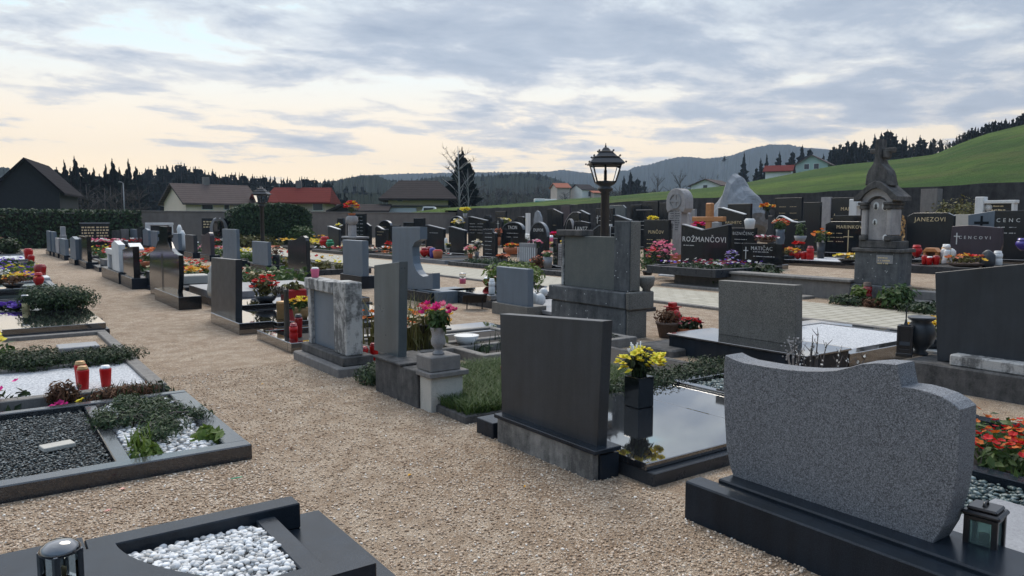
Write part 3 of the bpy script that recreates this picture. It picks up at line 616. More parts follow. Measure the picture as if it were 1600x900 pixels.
potted(.28,22.0,.12,'white mound of flowers like a dome in left row','bowl','kerb_dark',.3,.1,('white',),'leaf_green',.30,.22,90,60,.05)
x,y=onz(60,432,.1); candle(x,23.4,.12,'wide deep red lantern behind the bright red candle','candle_deep',.36,.15,'candle_deep','cup')
t=thing('stone_plate','white marble plate at path edge beside red lantern','stone plate',(1.36,22.9,.13)); MB().box(-.1,.12,-.5,.5,0,.06,.01).build('plate','marble_white',t)
border(-1.8,1.55,24.9,28.6,0,'bordered grave thick with green groundcover','kerb_dark',.14,.1,'soil')
bed(-.8,1.45,25.1,28.3,.1,'green groundcover with yellow and purple dots in left row',('yellow','purple'),'leaf_bright',.2,60,700,.1,.06)
border(-1.8,1.6,29,33.4,0,'grave bed of blue violets near the far left','kerb_dark',.14,.1,'soil')
bed(-.5,1.5,29.2,33,.1,'mixed violet and white flower bed at far left',('purple','lilac','white'),'leaf_green',.2,90,460,.09,.06)
x,y=onz(38,398,.1); candle(x-.1,34.2,.1,'red candle beside a white plate at far left','candle_body',.45,.16,'candle_body')
candle(1.55,31.8,.1,'red candle at path edge among violets','candle_body',.3,.11,'candle_deep')
border(-1.8,1.7,34,39,0,'far left grave with white gravel','kerb_light',.15,.12,'fine_white',.1)
border(-1.8,1.75,39.6,45,0,'last grave before the hedge in left row','kerb_dark',.15,.12,'soil')
bush(1.1,40.5,.1,'dark rounded clump near the hedge at end of left row',.5,.5,.8,600,'leaf_dark',.1)
bed(-.6,1.6,41,44.6,.1,'tall green plants at the end of left row',(), 'leaf_green',.7,0,520,.16,cat='plant',name='green_plant')
t=thing('stone_chip','small black stone chip on the gravel path edge','stone chip',onz(153,501)+(0,)); MB().ico((0,0,.02),.05,1,.3,(1.6,.8,.5)).build('chip','base_dark',t)
for px,py,m_,l,c in((191,764,'candle_deep','tiny dark red leaf on the gravel before dark kerb','leaf'),(370,747,'glass_green','tiny green plastic strip on gravel path','litter'),(168,798,'candle_deep','smaller red leaf nearer the black frame','leaf')):
    x,y=onz(px,py,.008); o=MB(); 
    if c=='leaf': o.add([(-.02,0,0),(0,-.014,.004),(.022,.002,.001),(.003,.015,.006)],[(0,1,2),(0,2,3)]); o.add([(-.02,0,-.002),(0,-.014,.002),(.022,.002,-.001),(.003,.015,.004)],[(2,1,0),(3,2,0)])
    else: o.box(-.035,.035,-.007,.007,0,.004,.001)
    tag(o.build('fallen_leaf' if c=='leaf' else 'plastic_strip',m_,loc=(x,y,.008)),l,c)
# loose stones on the path surface
pts=[]
while len(pts)<13000:
    y=2.0+6.5*RNG.random()**1.6; x=RNG.uniform(1.0,3.3)
    if x<1.52 and (y<3.96 or y>5.18): continue
    pts.append((x,y,.003))
for _ in range(4200):
    y=RNG.uniform(3.96,5.18); x=RNG.uniform(-.2,1.5); pts.append((x,y,.003))
o=bbox_pebbles('gravel_stones','gravel_stone',np.array(pts),.0072,None,1,.75); o['kind']='stuff'
# ------------------------------------------------------------------ first row right of the path (stones turn their backs to the path)
def local(T,pts): return [(y-T.location.y,z-T.location.z) for y,z in pts]
# A: wide speckled stone with a wavy top
T=thing('gravestone','wide wavy topped speckled grey stone on a two step dark base, nearest right','gravestone',(3.12,1.9,0),0,'gravestones')
u=lambda a,b:(1050+.4221*a,520+.4222*b)
ol=[u(*p) for p in [(197,83),(225,98),(260,110),(350,126),(430,137),(500,142),(560,142),(610,139),(660,127),(700,115),(760,111),(835,117),(842,160),(850,200),(900,206),(950,219),(1000,236),(1040,260),(1068,285),(1064,400),(1056,520),(1040,610),(1005,720),(970,775),(945,803),(600,690),(380,615),(240,567),(215,500),(200,420),(193,300),(190,180),(192,110)]]
SX=3.36; P_=local(T,pts_on(SX,ol))
MB().prism(P_,SX-3.12,SX-3.12+.15,'x',.004).build('headstone','speckled',T)
zb=min(p[1] for p in P_)
MB().box(0,.13,-.92,.86,-.05,.215,.008).build('lower_step','base_dark',T)
MB().box(.131,.46,-.72,.74,-.05,max(.235,zb+.012),.008).build('plinth','base_dark',T)
MB().box(.461,.62,-.62,.70,-.05,.18,.006).build('rear_step','slab_grey',T)
print('A zb',zb)
# graveplot of A
t=thing('grave_border','dark kerbed grave behind wavy stone with slate chips and flower bed','grave border',(0,0,0),0,'kerbed graves')
k=MB().box(3.75,6.2,2.56,2.68,-.03,.16,.006); k.box(3.75,6.2,.6,.72,-.03,.16,.006); k.box(6.08,6.2,.721,2.559,-.03,.155,.006); k.box(4.85,4.97,.721,2.559,-.03,.14,.006); k.build('kerb','base_dark',t)
MB().box(3.75,4.85,.72,2.56,-.03,.06).build('chip_base','soil',t); MB().box(4.97,6.08,.72,2.56,-.03,.10).build('soil','soil',t)
n=4200; p=np.stack([RNG.uniform(3.78,4.84,n),RNG.uniform(.75,2.55,n),.07+RNG.uniform(0,.03,n)],1); tag(bbox_pebbles('chip_bed','pebble_green',p,.02,t,1,.6),kind='stuff')
bed(5.0,5.9,.9,2.5,.1,'bed of orange red pansies with yellow green leaves at the right frame edge',('orange','red'),'leaf_green',.18,340,1900,.04,.025)
o=thing('stone_plate','pale stone ledge under the black lantern by the wavy stone','stone plate',(3.95,1.35,.0)); MB().box(-.2,.42,-.30,.36,0,.17,.008).build('plate','slab_grey',o)
lx,ly=onz(1536,868,.172); lantern(lx,ly,.172,'black four sided lantern with greenish glass beside the wavy stone',.235,.15,'flat','metal_black','glass_teal',.12)
# B: plain dark rectangular stone with polished slab
T=thing('gravestone','plain dark rectangular stone on a stained concrete plinth beside the mirror black slab','gravestone',(3.10,4.0,0),0,'gravestones')
P_=local(T,pts_on(3.17,[(781,490.5),(942,502),(933,698),(784,652)])); MB().prism(P_,.07,.155,'x',.003).build('headstone','back_grey',T)
MB().box(.0,.05,-.50,.57,-.05,.175,.003).build('concrete_face','old_concrete',T)
MB().box(.051,.21,-.52,.59,-.05,.16,.004).box(-.012,.215,-.535,.60,.1755,.205,.004).build('plinth','base_dark',T)
t=thing('grave_slab','mirror black slab with white reflection behind the plain dark stone','grave slab',(0,0,0),0,'polished grave slabs')
MB().box(3.34,5.95,3.20,4.86,-.03,.085,.006).build('base','kerb_dark',t)
MB().box(3.33,4.6,3.26,4.80,.086,.135,.005).box(4.604,5.22,3.26,4.80,.086,.135,.005).build('slab','polished_black',t)
k=MB().box(5.224,5.93,3.26,3.34,.086,.16,.004); k.box(5.224,5.93,4.72,4.80,.086,.16,.004); k.box(5.224,5.30,3.341,4.719,.086,.157,.004); k.box(5.85,5.93,3.341,4.719,.086,.157,.004); k.build('inlay_frame','polished_black',t)
n=1500; p=np.stack([RNG.uniform(5.31,5.84,n),RNG.uniform(3.35,4.71,n),.10+RNG.uniform(0,.025,n)],1); tag(bbox_pebbles('chip_bed','pebble_green',p,.02,t,1,.6),kind='stuff')
MB().box(3.10,3.3,4.63,4.86,-.03,.12,.005).build('corner_block','base_dark',t)
x,y=onz(998,634,.136)
t=thing('flower_vase','square black granite vase of yellow daffodils standing on the mirror slab','flower vase',(x,y,.136),.0)
MB().box(-.085,.085,-.085,.085,0,.25,.005).build('vase','black_gloss',t)
f=MB()
for _ in range(150): a=random.uniform(0,6.28); q=random.random()*.06; f.blade((q*math.cos(a),q*math.sin(a),.24),random.uniform(.12,.25),.012,random.uniform(.1,.55))
f.leaves((0,0,.36),(.13,.13,.09),160,.035,.4,.2,2.5); f.build('foliage','leaf_dark',t)
for _ in range(50):
    b=MB(); a=random.uniform(0,6.28); q=.21*math.sqrt(random.random()); p=(q*math.cos(a),q*math.sin(a),.45+random.uniform(-.06,.05)-q*.35); b.bloom(p,.038,6,.25); b.lathe([(.008,p[2]),(.014,p[2]+.022)],p[0],p[1],8); b.build('daffodil','petal_yellow',t)
w_=MB()
for k in range(16): a=random.uniform(.5,3.4); q=random.uniform(.03,.13); w_.tube([(q*.5*math.cos(a),q*.5*math.sin(a),.38),(q*math.cos(a),q*math.sin(a),.50+random.uniform(-.03,.03))],[.002,.006],5)
w_.build('white_bud','petal_white',t)
# grass bed and dark strip between B and C
t=thing('grave_border','old mossy kerb round a grass covered grave beside the weathered vase pillar','grave border',(0,0,0),0,'kerbed graves')
k=MB().box(3.15,3.27,5.10,5.75,-.03,.065,.01); k.box(3.271,6.3,5.10,5.20,-.03,.06,.01); k.box(3.271,6.3,6.80,6.9,-.03,.1,.01); k.box(6.2,6.3,5.201,6.799,-.03,.1,.01); k.build('kerb','mossy_dark',t)
MB().box(3.27,6.2,5.2,6.8,-.03,.09).build('soil','soil',t)
g=MB()
for _ in range(30000): g.blade((random.uniform(3.17,5.4),random.uniform(5.11,6.80),.05),random.uniform(.06,.13),.008,random.uniform(.2,1.1))
tag(g.build('grass_cover','grass_blade'),'dense tufted grass filling the grave by the vase pillar',None,None,'stuff')
bush(5.4,4.97,.02,'long low dark bush behind the daffodil vase',1.1,.30,.24,7000,'leaf_dark',.018,lumps=7,asp=2.4)
bush(6.05,4.95,.02,'low dark bush just beyond the daffodil vase',.4,.38,.27,4000,'leaf_dark',.017,asp=2.4)
candle(4.1,5.9,.14,'sunken red candle with white lid in the tufted grass','candle_deep',.12,.05,'wax_white')
x,y=onz(706,588,.12); candle(x,y,.12,'low white lidded candle further back in the tufted grass','candle_deep',.1,.045,'wax_white')
x,y=onz(685,570,.12); potted(x,y,.1,'yellow and red flower beside the pillar on grass','pot','soil',.03,.03,('gold','red'),'leaf_green',.06,.1,5,20,.03,'flower','small_flower',None,.03)
border(4.6,7.0,7.05,8.2,0,'overgrown empty grave in pale kerb behind the grass grave','kerb_concrete',.12,.11,'soil',.04)
bed(4.75,6.85,7.17,8.08,.04,'tangled dead stems and leaves in the overgrown kerb',('maroon',),'leaf_dark',.12,12,420,.05,.03,'plant','weeds',None,60)
# C: tall slab on weathered block with vase pillar
T=thing('gravestone','tall slab with sloped top on black stained concrete block, joined to vase pillar','gravestone',(3.08,6.2,0),0,'gravestones')
P_=local(T,pts_on(3.2,[(584.5,414.5),(624,409.2),(622,552),(584.5,545)])); P_[2]=(P_[2][0],.345); P_[3]=(P_[3][0],.345); MB().prism(P_,.12,.21,'x',.003).build('headstone','back_green',T)
MB().box(0,.40,-.42,.44,-.05,.325,.006).box(-.02,.42,-.13,.46,.326,.35,.006).build('plinth','mossy_dark',T)
p=MB().box(.02,.34,-.62,-.425,-.05,.30,.005); p.build('pillar','cream_stone',T)
MB().box(-.01,.38,-.66,-.40,.301,.345,.006).box(.02,.32,-.62,-.36,.346,.475,.008).build('pillar_cap','rough_concrete',T)
x,y=T.location.x+.17,T.location.y-.49
v=thing('urn','weathered stone urn of magenta and pink tulips on the cream pillar','urn',(x,y,.476)); MB().lathe([(.05,0),(.055,.012),(.03,.035),(.032,.05),(.06,.085),(.066,.12),(.055,.16),(.062,.20),(.075,.235),(.074,.24),(.06,.235)],seg=24).build('vase','pale_stone',v)
f=MB().leaves((0,0,.30),(.10,.12,.09),330,.04,.4,.15,2.2)
for _ in range(40): f.blade((0,0,.24),random.uniform(.08,.2),.01,random.uniform(.3,1.2))
f.build('foliage','leaf_green',v)
for c,nn in(('magenta',13),('pink',6)):
    for k in range(nn):
        b=MB(); a=random.uniform(0,6.28); q=.15*math.sqrt(random.uniform(.1,1)); z=.43-q*.5+random.uniform(-.03,.06); p=(q*math.cos(a),q*math.sin(a),z); b.bloom(p,.03,5,1.2); b.bloom(p,.026,4,1.5); b.build('tulip','petal_'+c,v)
x,y=onz(557,600); bush(3.3,6.95,0,'small dark green bush between two weathered gravestones',.30,.28,.24,3000,'leaf_juniper',.018,asp=2.4)
x,y=onz(568,569,.05); candle(x,y,.05,'lying pile red candle, nearer one behind the dark panel stone','candle_body',.2,.055,'candle_deep'); candle(x+.12,y-.02,.05,'upright red candle at the foot of tall slab','candle_body',.23,.05,'candle_deep')
# D: weathered stone with dark panel
T=thing('gravestone','old lime stone frame round a dark panel, its right pillar streaked black','gravestone',(3.10,8.15,0),0,'gravestones')
ya=onx(480,440,3.15)[0]-8.15; yp=onx(521,440,3.15)[0]-8.15; yb=onx(541,440,3.15)[0]-8.15; zt=onx(500,437,3.15)[1]
MB().box(-.10,.42,yb-.1,ya+.12,-.05,.10,.015).build('step','rough_concrete',T); MB().box(-.02,.33,yb-.04,ya+.06,.101,.20,.01).build('plinth','mossy_dark',T)
MB().box(.05,.20,ya-.10,ya,.201,zt-.13,.006).box(.03,.22,yp+.003,ya+.05,zt-.129,zt,.01).build('frame','streaked_lime',T)
MB().box(.09,.16,yp+.002,ya-.101,.201,zt-.13,.003).build('panel','back_blue',T)
MB().box(.04,.23,yb,yp,.201,zt+.015,.012).build('pillar','streaked_lime',T)
x=3.22; y=8.55; candle(x,y,zt+.001,'pink floral candle jar standing on top of the old lime stone','petal_pink',.12,.05,'wax_white','cup',name='candle_jar')
border(3.75,6.0,7.7,9.0,0,'planted grave in kerb behind the old lime stone','kerb_concrete',.12,.1,'soil')
bed(3.8,4.6,7.75,8.6,.08,'tall yellow orange flowers with grassy leaves behind old lime stone',('gold','orange','cream'),'leaf_olive',.42,90,300,.08,.045,blades=260)
potted(4.3,7.9,.3,'single red flower among yellow ones behind the old lime stone','pot','soil',.05,.1,('red',),'leaf_green',.07,.3,3,10,.05,'flower','small_flower',None)
t=thing('flower_tray','white bowl of small flowers on the lime stone grave','flower pot',(4.9,7.9,.1)); MB().lathe([(.1,0),(.16,.12),(.14,.12)],seg=16).build('bowl','porcelain',t)
# small slab grave with black lidded lantern between C and R2
slabgrave(4.9,6.3,8.7,9.6,0,'small black edged slab with pale reflecting top behind vase pillar','polished_black',.1)
x,y=onz(686,512,.1); candle(x,y,.1,'white lantern with pointed black lid on the small slab','porcelain',.26,.07,'metal_black','cup',name='grave_lantern')
# E: black kerb with wrought cross
border(3.1,5.4,9.1,10.5,0,'low black kerb with rounded edges holding wrought iron cross','polished_black',.13,.14,'soil',.05)
x,y=onz(449,530,.05); _,zt=onx(449,452,x)
t=thing('grave_cross','slim dark iron post with openwork scroll bar in the black kerb','cross',(x,y,.05)); MB().lathe([(.05,0),(.045,.06),(.038,.1),(.033,zt-.1),(.038,zt-.06),(.02,zt-.05)],seg=14).build('post','bronze',t)
b=MB()
for k in range(30): a=k/29.0; yy=.52*a-.06; b.tube([(0,yy+.02*math.cos(k),zt-.10+.035*math.sin(k*2.1)),(0.01,yy+.03,zt-.07+.04*math.cos(k*1.7)),(0,yy+.05,zt-.11+.035*math.sin(k*1.3))],.009,5)
b.build('scroll_bar','bronze',t)
x,y=onz(459,534,.05); candle(x,y,.05,'red candle nearer of two in the black kerb','candle_body',.25,.055,'candle_deep','tall'); x,y=onz(467,527,.05); candle(x,y,.05,'red candle with black spire lid in black kerb','candle_deep',.32,.055,'metal_black','cup')
# F: dark slab
T=thing('gravestone','dark blue grey upright slab on low black base beside gold canister','gravestone',(3.0,11.75,0),0,'gravestones')
P_=local(T,pts_on(3.12,[(330,402.5),(368,406),(368,503),(330,490)])); MB().prism(P_,.12,.22,'x',.004).build('headstone','back_grey',T)
MB().box(0,.5,-.75,.86,-.05,.17,.008).build('plinth','polished_black',T)
slabgrave(3.55,5.7,10.95,12.6,0,'black slab mirroring white sky behind dark blue grey slab','polished_black',.14)
x,y=onz(384,500,.14); t=thing('canister','brass coloured canister beside basket of yellow flowers','canister',(3.75,11.35,.14)); MB().lathe([(.085,0),(.09,.01),(.09,.23),(.095,.24),(.09,.27),(.05,.275)],seg=20).build('body','lid_gold',t)
potted(3.98,11.2,.14,'yellow flowers in a woven basket beside brass canister','basket','basket',.13,.17,('gold','yellow'),'leaf_green',.19,.17,34,120,.04)
slabgrave(3.5,6.0,13.0,14.3,0,'dark slab with stepped edge under red poinsettia pot','polished_black',.2)
potted(4.1,13.3,.2,'red poinsettia with trailing foliage behind dark blue grey slab','bowl','kerb_dark',.2,.12,('red','red'),'leaf_olive',.24,.38,40,260,.045)
t=thing('flower_box','red wrapped rectangular planter on dark stepped slab','planter',(4.55,13.15,.2)); MB().box(-.2,.2,-.12,.12,0,.22,.02).build('box','plastic_red',t); MB().leaves((0,0,.25),(.22,.15,.12),130,.07,.5,.2).build('foliage','leaf_olive',t)
# G: bottle shaped polished stone
T=thing('gravestone','polished black bottle shaped stone ending in a cross above its shoulders','gravestone',(2.95,15.8,0),0,'gravestones')
s_=.2888
ol=[(235,458),(233.5,428),(234,395),(239,392),(243,387),(246,378),(248.3,376),(248.3,371),(246.5,370),(246.5,366),(249,365),(249,353),(261,354),(261,366),(263,367),(263,371),(261,372),(262,378),(266,388),(272,395),(279,399),(280,430),(277,474),(255,465)]
P_=local(T,pts_on(3.12,ol)); MB().prism(P_,.17,.26,'x',.006).build('headstone','black_gloss',T)
yy=onx(254,440,3.12)[0]-15.8; MB().box(.166,.1685,yy+.0,yy+.03,.25,.95).box(.166,.1685,yy-.12,yy-.09,.22,.95).build('groove','back_grey',T)
zz=.62; MB().box(0,.40,-1.1,1.2,-.05,.24,.01).build('plinth','black_gloss',T)
t=thing('angel_figure','small pale figure at right shoulder of bottle shaped stone','figure',(3.5,14.55,.24)); MB().lathe([(.07,0),(.09,.1),(.06,.3),(.07,.4),(.03,.46),(.05,.52),(.0,.58)],seg=14).build('body','cream_stone',t)
candle(3.62,14.5,.24,'large red candle at right foot of bottle shaped stone','candle_body',.32,.085,'candle_deep','tall'); candle(3.8,14.75,.24,'smaller red candle behind the large one by bottle stone','candle_body',.24,.06,'candle_deep')
slabgrave(3.6,5.9,14.7,16.9,0,'white topped stepped slab behind bottle shaped stone','slab_grey',.28)
potted(4.6,15.4,.28,'brownish spiky plant on the white topped slab','bowl','kerb_dark',.15,.1,('cream',),'leaf_olive',.25,.25,8,140,.05)
bed(4.6,6.4,17.2,19.6,.05,'lush bright green bushes behind bottle shaped stone',('red','cream'),'leaf_green',.5,14,900,.1,.05,'plant','green_plant',None)
def back(label,p0,p1,py,X=3.05,mat='back_blue',shape='flat',t_=.14,base=.2,bm='base_dark',**k): return hs(label,X,p0,p1,py,shape,mat,t_*.65,base,bm,bt=.32,**k)
back('narrow grey post stone just left of bottle shaped stone',227,235.5,424,3.3,'back_grey',base=.1)
T=back('shiny black stone with white sloped cap in the path row',190.5,207,384,3.0,'black_gloss','slantL',.22,.26,trim=None)
y1,z1=onx(200,383,3.05); MB().prism([(-.35+y1-.15-T.location.y,z1-.12),(-.33+y1-.15-T.location.y,z1-.08),(.15+y1-.15-T.location.y,z1+.05),(.15+y1-.15-T.location.y,z1)],.05,.33,'x',.003).build('coping','marble_white',T)
# white pillar monument
T=thing('gravestone','bright white pillar with short arm and leg, on a dark base in path row','gravestone',(2.95,21.2,0),0,'gravestones')
ya,zt=onx(177,377,3.0); yb=onx(188,380,3.0)[0]; T.location=(2.95,(ya+yb)/2,0); hw=(ya-yb)/2
MB().box(0,.16,-hw,hw,.30,zt-.06,.012).prism([(-hw,zt-.061),(hw,zt-.061),(hw*.2,zt+.03)],0,.16,'x',.004).build('pillar','marble_white',T); MB().box(-.04,.5,-hw-.1,hw+1.9,-.05,.295,.01).build('plinth','base_dark',T)
MB().box(.02,.14,hw+.002,hw+1.35,zt-.38,zt-.22,.01).build('arm','marble_white',T); MB().box(.03,.13,hw+1.0,hw+1.2,.30,zt-.381,.01).build('leg','marble_white',T); MB().box(.05,.12,hw+.003,hw+.9,.30,zt-.40,.006).build('panel','back_blue',T)
T=thing('stone_lantern','small brownish stone house lantern between white pillar and black stone','stone lantern',(3.3,onx(160,420,3.3)[0],0)); z1=onx(160,405,3.3)[1]
MB().box(0,.3,-.5,-.3,.15,z1,.015).box(0,.3,.3,.5,.15,z1,.015).box(0,.3,-.299,.299,z1-.2,z1-.003,.01).box(.25,.3,-.3,.3,.15,z1-.2).build('body','rough_concrete',T); MB().box(-.2,.6,-.9,.9,-.05,.149,.01).build('base','base_dark',T)
back('tall black stone with pale slot lower down in path row',122.5,135,369,3.0,'black_gloss','flat',.2,.22)
back('grey gable topped stone in the path row',108.5,117,369.5,2.9,'back_blue','house',.25,.2)
back('grey plain stone next to gable topped stone',93,101,373,2.9,'back_blue','flat',.2,.2)
T=thing('gravestone','light concrete cross showing above the far path row','gravestone',(3.3,onx(95,370,3.3)[0],0),0,'gravestones'); z1=onx(95.5,354,3.3)[1]; MB().box(0,.2,-.25,.25,0,z1,.02).build('post','pale_stone',T); MB().box(-.003,.203,-.55,.55,z1-.75,z1-.4,.02).build('arm','pale_stone',T)
back('slender grey stone third from the end of path row',86,91,372,2.85,'pale_stone','flat',.2,.2)
back('slender grey stone second from the end of path row',78.5,83,362,2.8,'back_blue','flat',.2,.2)
back('last slender grey stone at end of path row by hedge',72,77.5,361,2.75,'back_blue','flat',.2,.2)
for i,(y0,y1,l,pet,fo) in enumerate([(20.0,22.5,'mixed red and cream flower bed behind white pillar',('red','cream'),'leaf_green'),(23.5,25.5,'green and orange planting behind brownish stone lantern',('orange','red'),'leaf_green'),(26.5,29,'dark leafy bed behind tall black stone',('white','red'),'leaf_dark'),(30,33,'flower bed behind gable topped stone',('red','pink'),'leaf_green'),(35,42,'far flower bed behind last path row stones',('red','yellow'),'leaf_green')]):
    border(3.6,5.8,y0,y1,0,'kerbed grave under the '+l.replace('mixed ',''),'kerb_dark',.16,.12,'soil'); bed(3.7,5.6,y0+.1,y1-.1,.12,l,pet,fo,.32,45,380,.10,.06)
potted(4.2,24.6,.2,'orange geranium pot behind the brownish stone lantern','bowl','terracotta',.3,.2,('orange','red'),'leaf_green',.5,.4,40,160,.08)
slabgrave(3.6,5.6,17.2,18.6,0,'low grey slab with white plate beside shiny black stone','kerb_dark',.2); t=thing('stone_plate','white square planter with two holes near the shiny black stone','planter',(4.0,18.2,.2)); MB().box(-.3,.3,-.3,.3,0,.2,.02).build('box','cream_stone',t)
bed(4.0,5.2,19.2,20.0,.1,'yellow and orange flowers right of the shiny black stone',('gold','orange'),'leaf_olive',.35,60,160,.09,.07)
# ------------------------------------------------------------------ second row (backs to the path)
def b2(label,p0,p1,py,X=7.5,mat='back_blue',shape='flat',t_=.14,base=.22,bm='base_dark',**k): return hs(label,X,p0,p1,py,shape,mat,t_*.8,base,bm,bt=.34,**k)
b2('grey slab rising above the dark blue grey slab, pale in second row',347,369,358,7.4,'back_blue')
b2('small pale grey square stone on long low base in second row',393.5,418,377.5,7.4,'back_blue')
b2('dark stone with small hump at its right top in second row',449,478,368,7.55,'black_face','waveL',.14,.2)
T=b2('pale blue grey square stone with white streak mid picture',535,566,375.5,7.5,'back_blue','flat',.2,.3)
# curved cut stone
T=thing('gravestone','blue grey stone with a quarter circle cut from its right side','gravestone',(7.2,14.0,0),0,'gravestones')
ol=[(612.5,354.5),(656,354.5),(656,374),(648,378),(644,386),(644.5,400),(646,412),(650,422),(655,429),(661,432.5),(668,431.5),(672,428),(676,427),(676,452),(640,452),(612.5,440)]
T.location=(7.2,onx(640,440,7.3)[0],0); P_=local(T,pts_on(7.3,ol)); MB().prism(P_,.1,.27,'x',.005).build('headstone','back_blue',T)
z0=min(p[1] for p in P_)+.01; ys_=[p[0] for p in P_]; MB().box(0,.5,min(ys_)-.05,max(ys_)+.05,-.05,z0,.01).build('plinth','base_dark',T)
slabgrave(7.75,9.9,11.6,13.3,0,'dark polished slab carrying round green bush in a bowl','polished_black',.24)
x,y=onz(715,450,.24); t=bush(8.8,12.35,.24,'round bright green box bush in dark bowl on polished slab',.62,.62,.62,2200,'leaf_bright',.06,group=None)
MB().lathe([(.25,-.0),(.42,.14),(.46,.16)],seg=20).build('bowl','metal_black',t)
potted(8.35,11.95,.24,'black bowl with dried cream flowers before the round bush','bowl','metal_black',.34,.2,('cream','maroon'),'leaf_olive',.3,.14,26,90,.045)
x,y=onz(690,470,.24); 
for px,py,X_,l,bd,hh,rr,sh,li in((674,470,7.9,'clear candle jar with red wax near the curved cut stone','candle_body',.2,.06,'glass','lid_gold'),(723,452,8.7,'clear candle jar beside the black bowl','petal_pink',.22,.07,'glass','lid_silver'),(762,447,8.8,'round red glass candle on polished slab','candle_body',.2,.10,'heart','lid_silver'),(768.5,487,7.9,'green and white bottle candle left of pale square stone','porcelain',.3,.06,'tall','porcelain')):
    yy=onx(px,450,X_)[0]; candle(X_,yy,.24,l,bd,hh,rr,li,sh,name='candle_jar' if sh=='glass' else 'grave_candle')
t=thing('stone_block','grey block end wall left of folding plaque','stone block',(7.3,onx(665,470,7.3)[0],0)); MB().box(0,.9,-.5,.35,-.02,.24,.01).build('block','back_blue',t)
t=thing('plaque_stand','tilted black name plaque on two legs on the gravel','plaque stand',onz(742,484)+(0,),-.5); [MB().tube([(sx,.10,0),(sx,.02,.24)],.012).build('leg','wood_dark',t) for sx in(-.14,.14)]
q=MB().prism([(.20,.13),(-.12,.30),(-.13,.28),(.19,.11)],-.22,.22,'x',.003); q.build('plaque','wood_dark',t)
T=hs('small upright grey stone with dark lower edge, right of plaque stand',7.45,775.5,825,418.5,'flat','back_blue',.12,.20,'grey_brown',bt=.35)
t=thing('angel_figure','white sleeping angel figure beside the small upright stone','figure',(8.05,10.55,.12)); MB().ico((0,0,.12),.12,2,.2,(1.2,.8,1)).ico((.12,.02,.25),.075,2,.05).ico((-.12,.0,.14),.1,2,.3,(.4,1,1.3)).build('body','porcelain',t)
slabgrave(7.7,10.0,9.6,11.4,0,'low white and black slab behind small upright stone','slab_grey',.13)
potted(8.9,9.75,.13,'brown pot with sparse dry conifer twigs beside lichen monument','pot','wicker_brown',.13,.2,('gold',),'leaf_olive',.14,.32,4,70,.03)
t=thing('seashell','large brown seashell ornament by the lichen monument','shell',(8.3,9.75,.13)); MB().ico((0,0,.1),.12,2,.35,(.8,1.1,1)).build('shell','terracotta',t)
border(7.9,10.3,10.3,13.6,0,'dark kerb in shadow beyond small upright stone','kerb_dark',.12,.1,'soil')
# weathered lichen monument
T=thing('gravestone','massive lichen spotted concrete monument with rough right pillar before lamp post','gravestone',(7.25,8.3,0),0,'gravestones')
Y=lambda px,py=430,X=7.4:onx(px,py,X)[0]-8.3; Zp=lambda px,py,X=7.4:onx(px,py,X)[1]
z1=Zp(900,470); z2=Zp(900,447)
MB().box(.0,.38,Y(990),Y(873),-.05,z1-.012,.012).box(-.03,.42,Y(991),Y(871),z1,z2,.014).box(.01,.37,Y(989),Y(874),z1-.0125,z1+.001).build('base_block','lichen_stone',T)
MB().box(.012,.37,Y(990)-.055,Y(990)-.002,-.05,z1-.014,.014).box(-.02,.46,Y(991)-.09,Y(991)-.002,z1-.012,z2+.012,.016).build('side_facing','grey_brown',T)
MB().box(.10,.22,Y(965)+.002,Y(886),z2+.001,Zp(920,369),.006).build('panel','green_panel',T)
MB().box(.07,.24,Y(990),Y(965),z2+.001,Zp(980,345),.01).build('post','lichen_stone',T)
MB().box(.075,.25,Y(990)-.035,Y(990)-.002,z2+.013,Zp(980,345)-.004,.012).build('post_side','grey_brown',T)
MB().box(.09,.2,Y(885)+.002,Y(881),z2+.001,Zp(884,370),.012).build('left_edge','streaked_lime',T)
MB().box(.05,.28,Y(917),Y(876),Zp(900,369)+.002,Zp(900,359),.012).build('cornice','mossy_dark',T)
v=MB().lathe([(.06,z2+.012),(.055,z2+.04),(.10,z2+.09),(.12,z2+.19),(.105,z2+.22),(.08,z2+.21)],.36,Y(991)-.03,18); v.build('stone_pot','grey_brown',T)
# R2 brown stone with white gravel grave
t=thing('grave_border','black edged grave with broad white gravel panel and marble rim','grave border',(0,0,0),0,'kerbed graves')
MB().box(6.95,7.75,4.55,6.45,-.03,.22,.006).build('plinth','base_dark',t)
MB().box(6.93,7.77,4.53,6.47,.221,.245,.004).build('ledge','polished_black',t)
k=MB().box(7.771,10.0,6.2,6.45,-.03,.18,.006); k.box(7.771,10.0,4.55,4.72,-.03,.18,.006); k.box(9.8,10.0,4.721,6.199,-.03,.178,.006); k.build('kerb','polished_black',t)
MB().box(7.771,9.8,4.72,6.2,-.03,.165).build('gravel_panel','fine_white',t); MB().box(7.772,8.1,4.73,6.19,.166,.19,.004).build('marble_rim','cream_stone',t)
T=thing('gravestone','grey brown granite slab with damp stain at foot before white gravel panel','gravestone',(7.4,5.65,.245),0,'gravestones')
P_=local(T,pts_on(7.42,[(1122.5,438),(1243,446),(1242,562),(1122,541)])); zb=min(p[1] for p in P_); P_=[(a,max(b,-.0) if b<.12 else b) for a,b in P_]
MB().prism(P_,.02,.15,'x',.003).build('headstone','grey_brown',T); print('zb2',P_)
x,y=onz(1259,512,.19); candle(9.3,6.3,.19,'pale pink candle jar on the rim of white gravel panel','petal_pink',.2,.06,'lid_silver','glass',name='candle_jar')
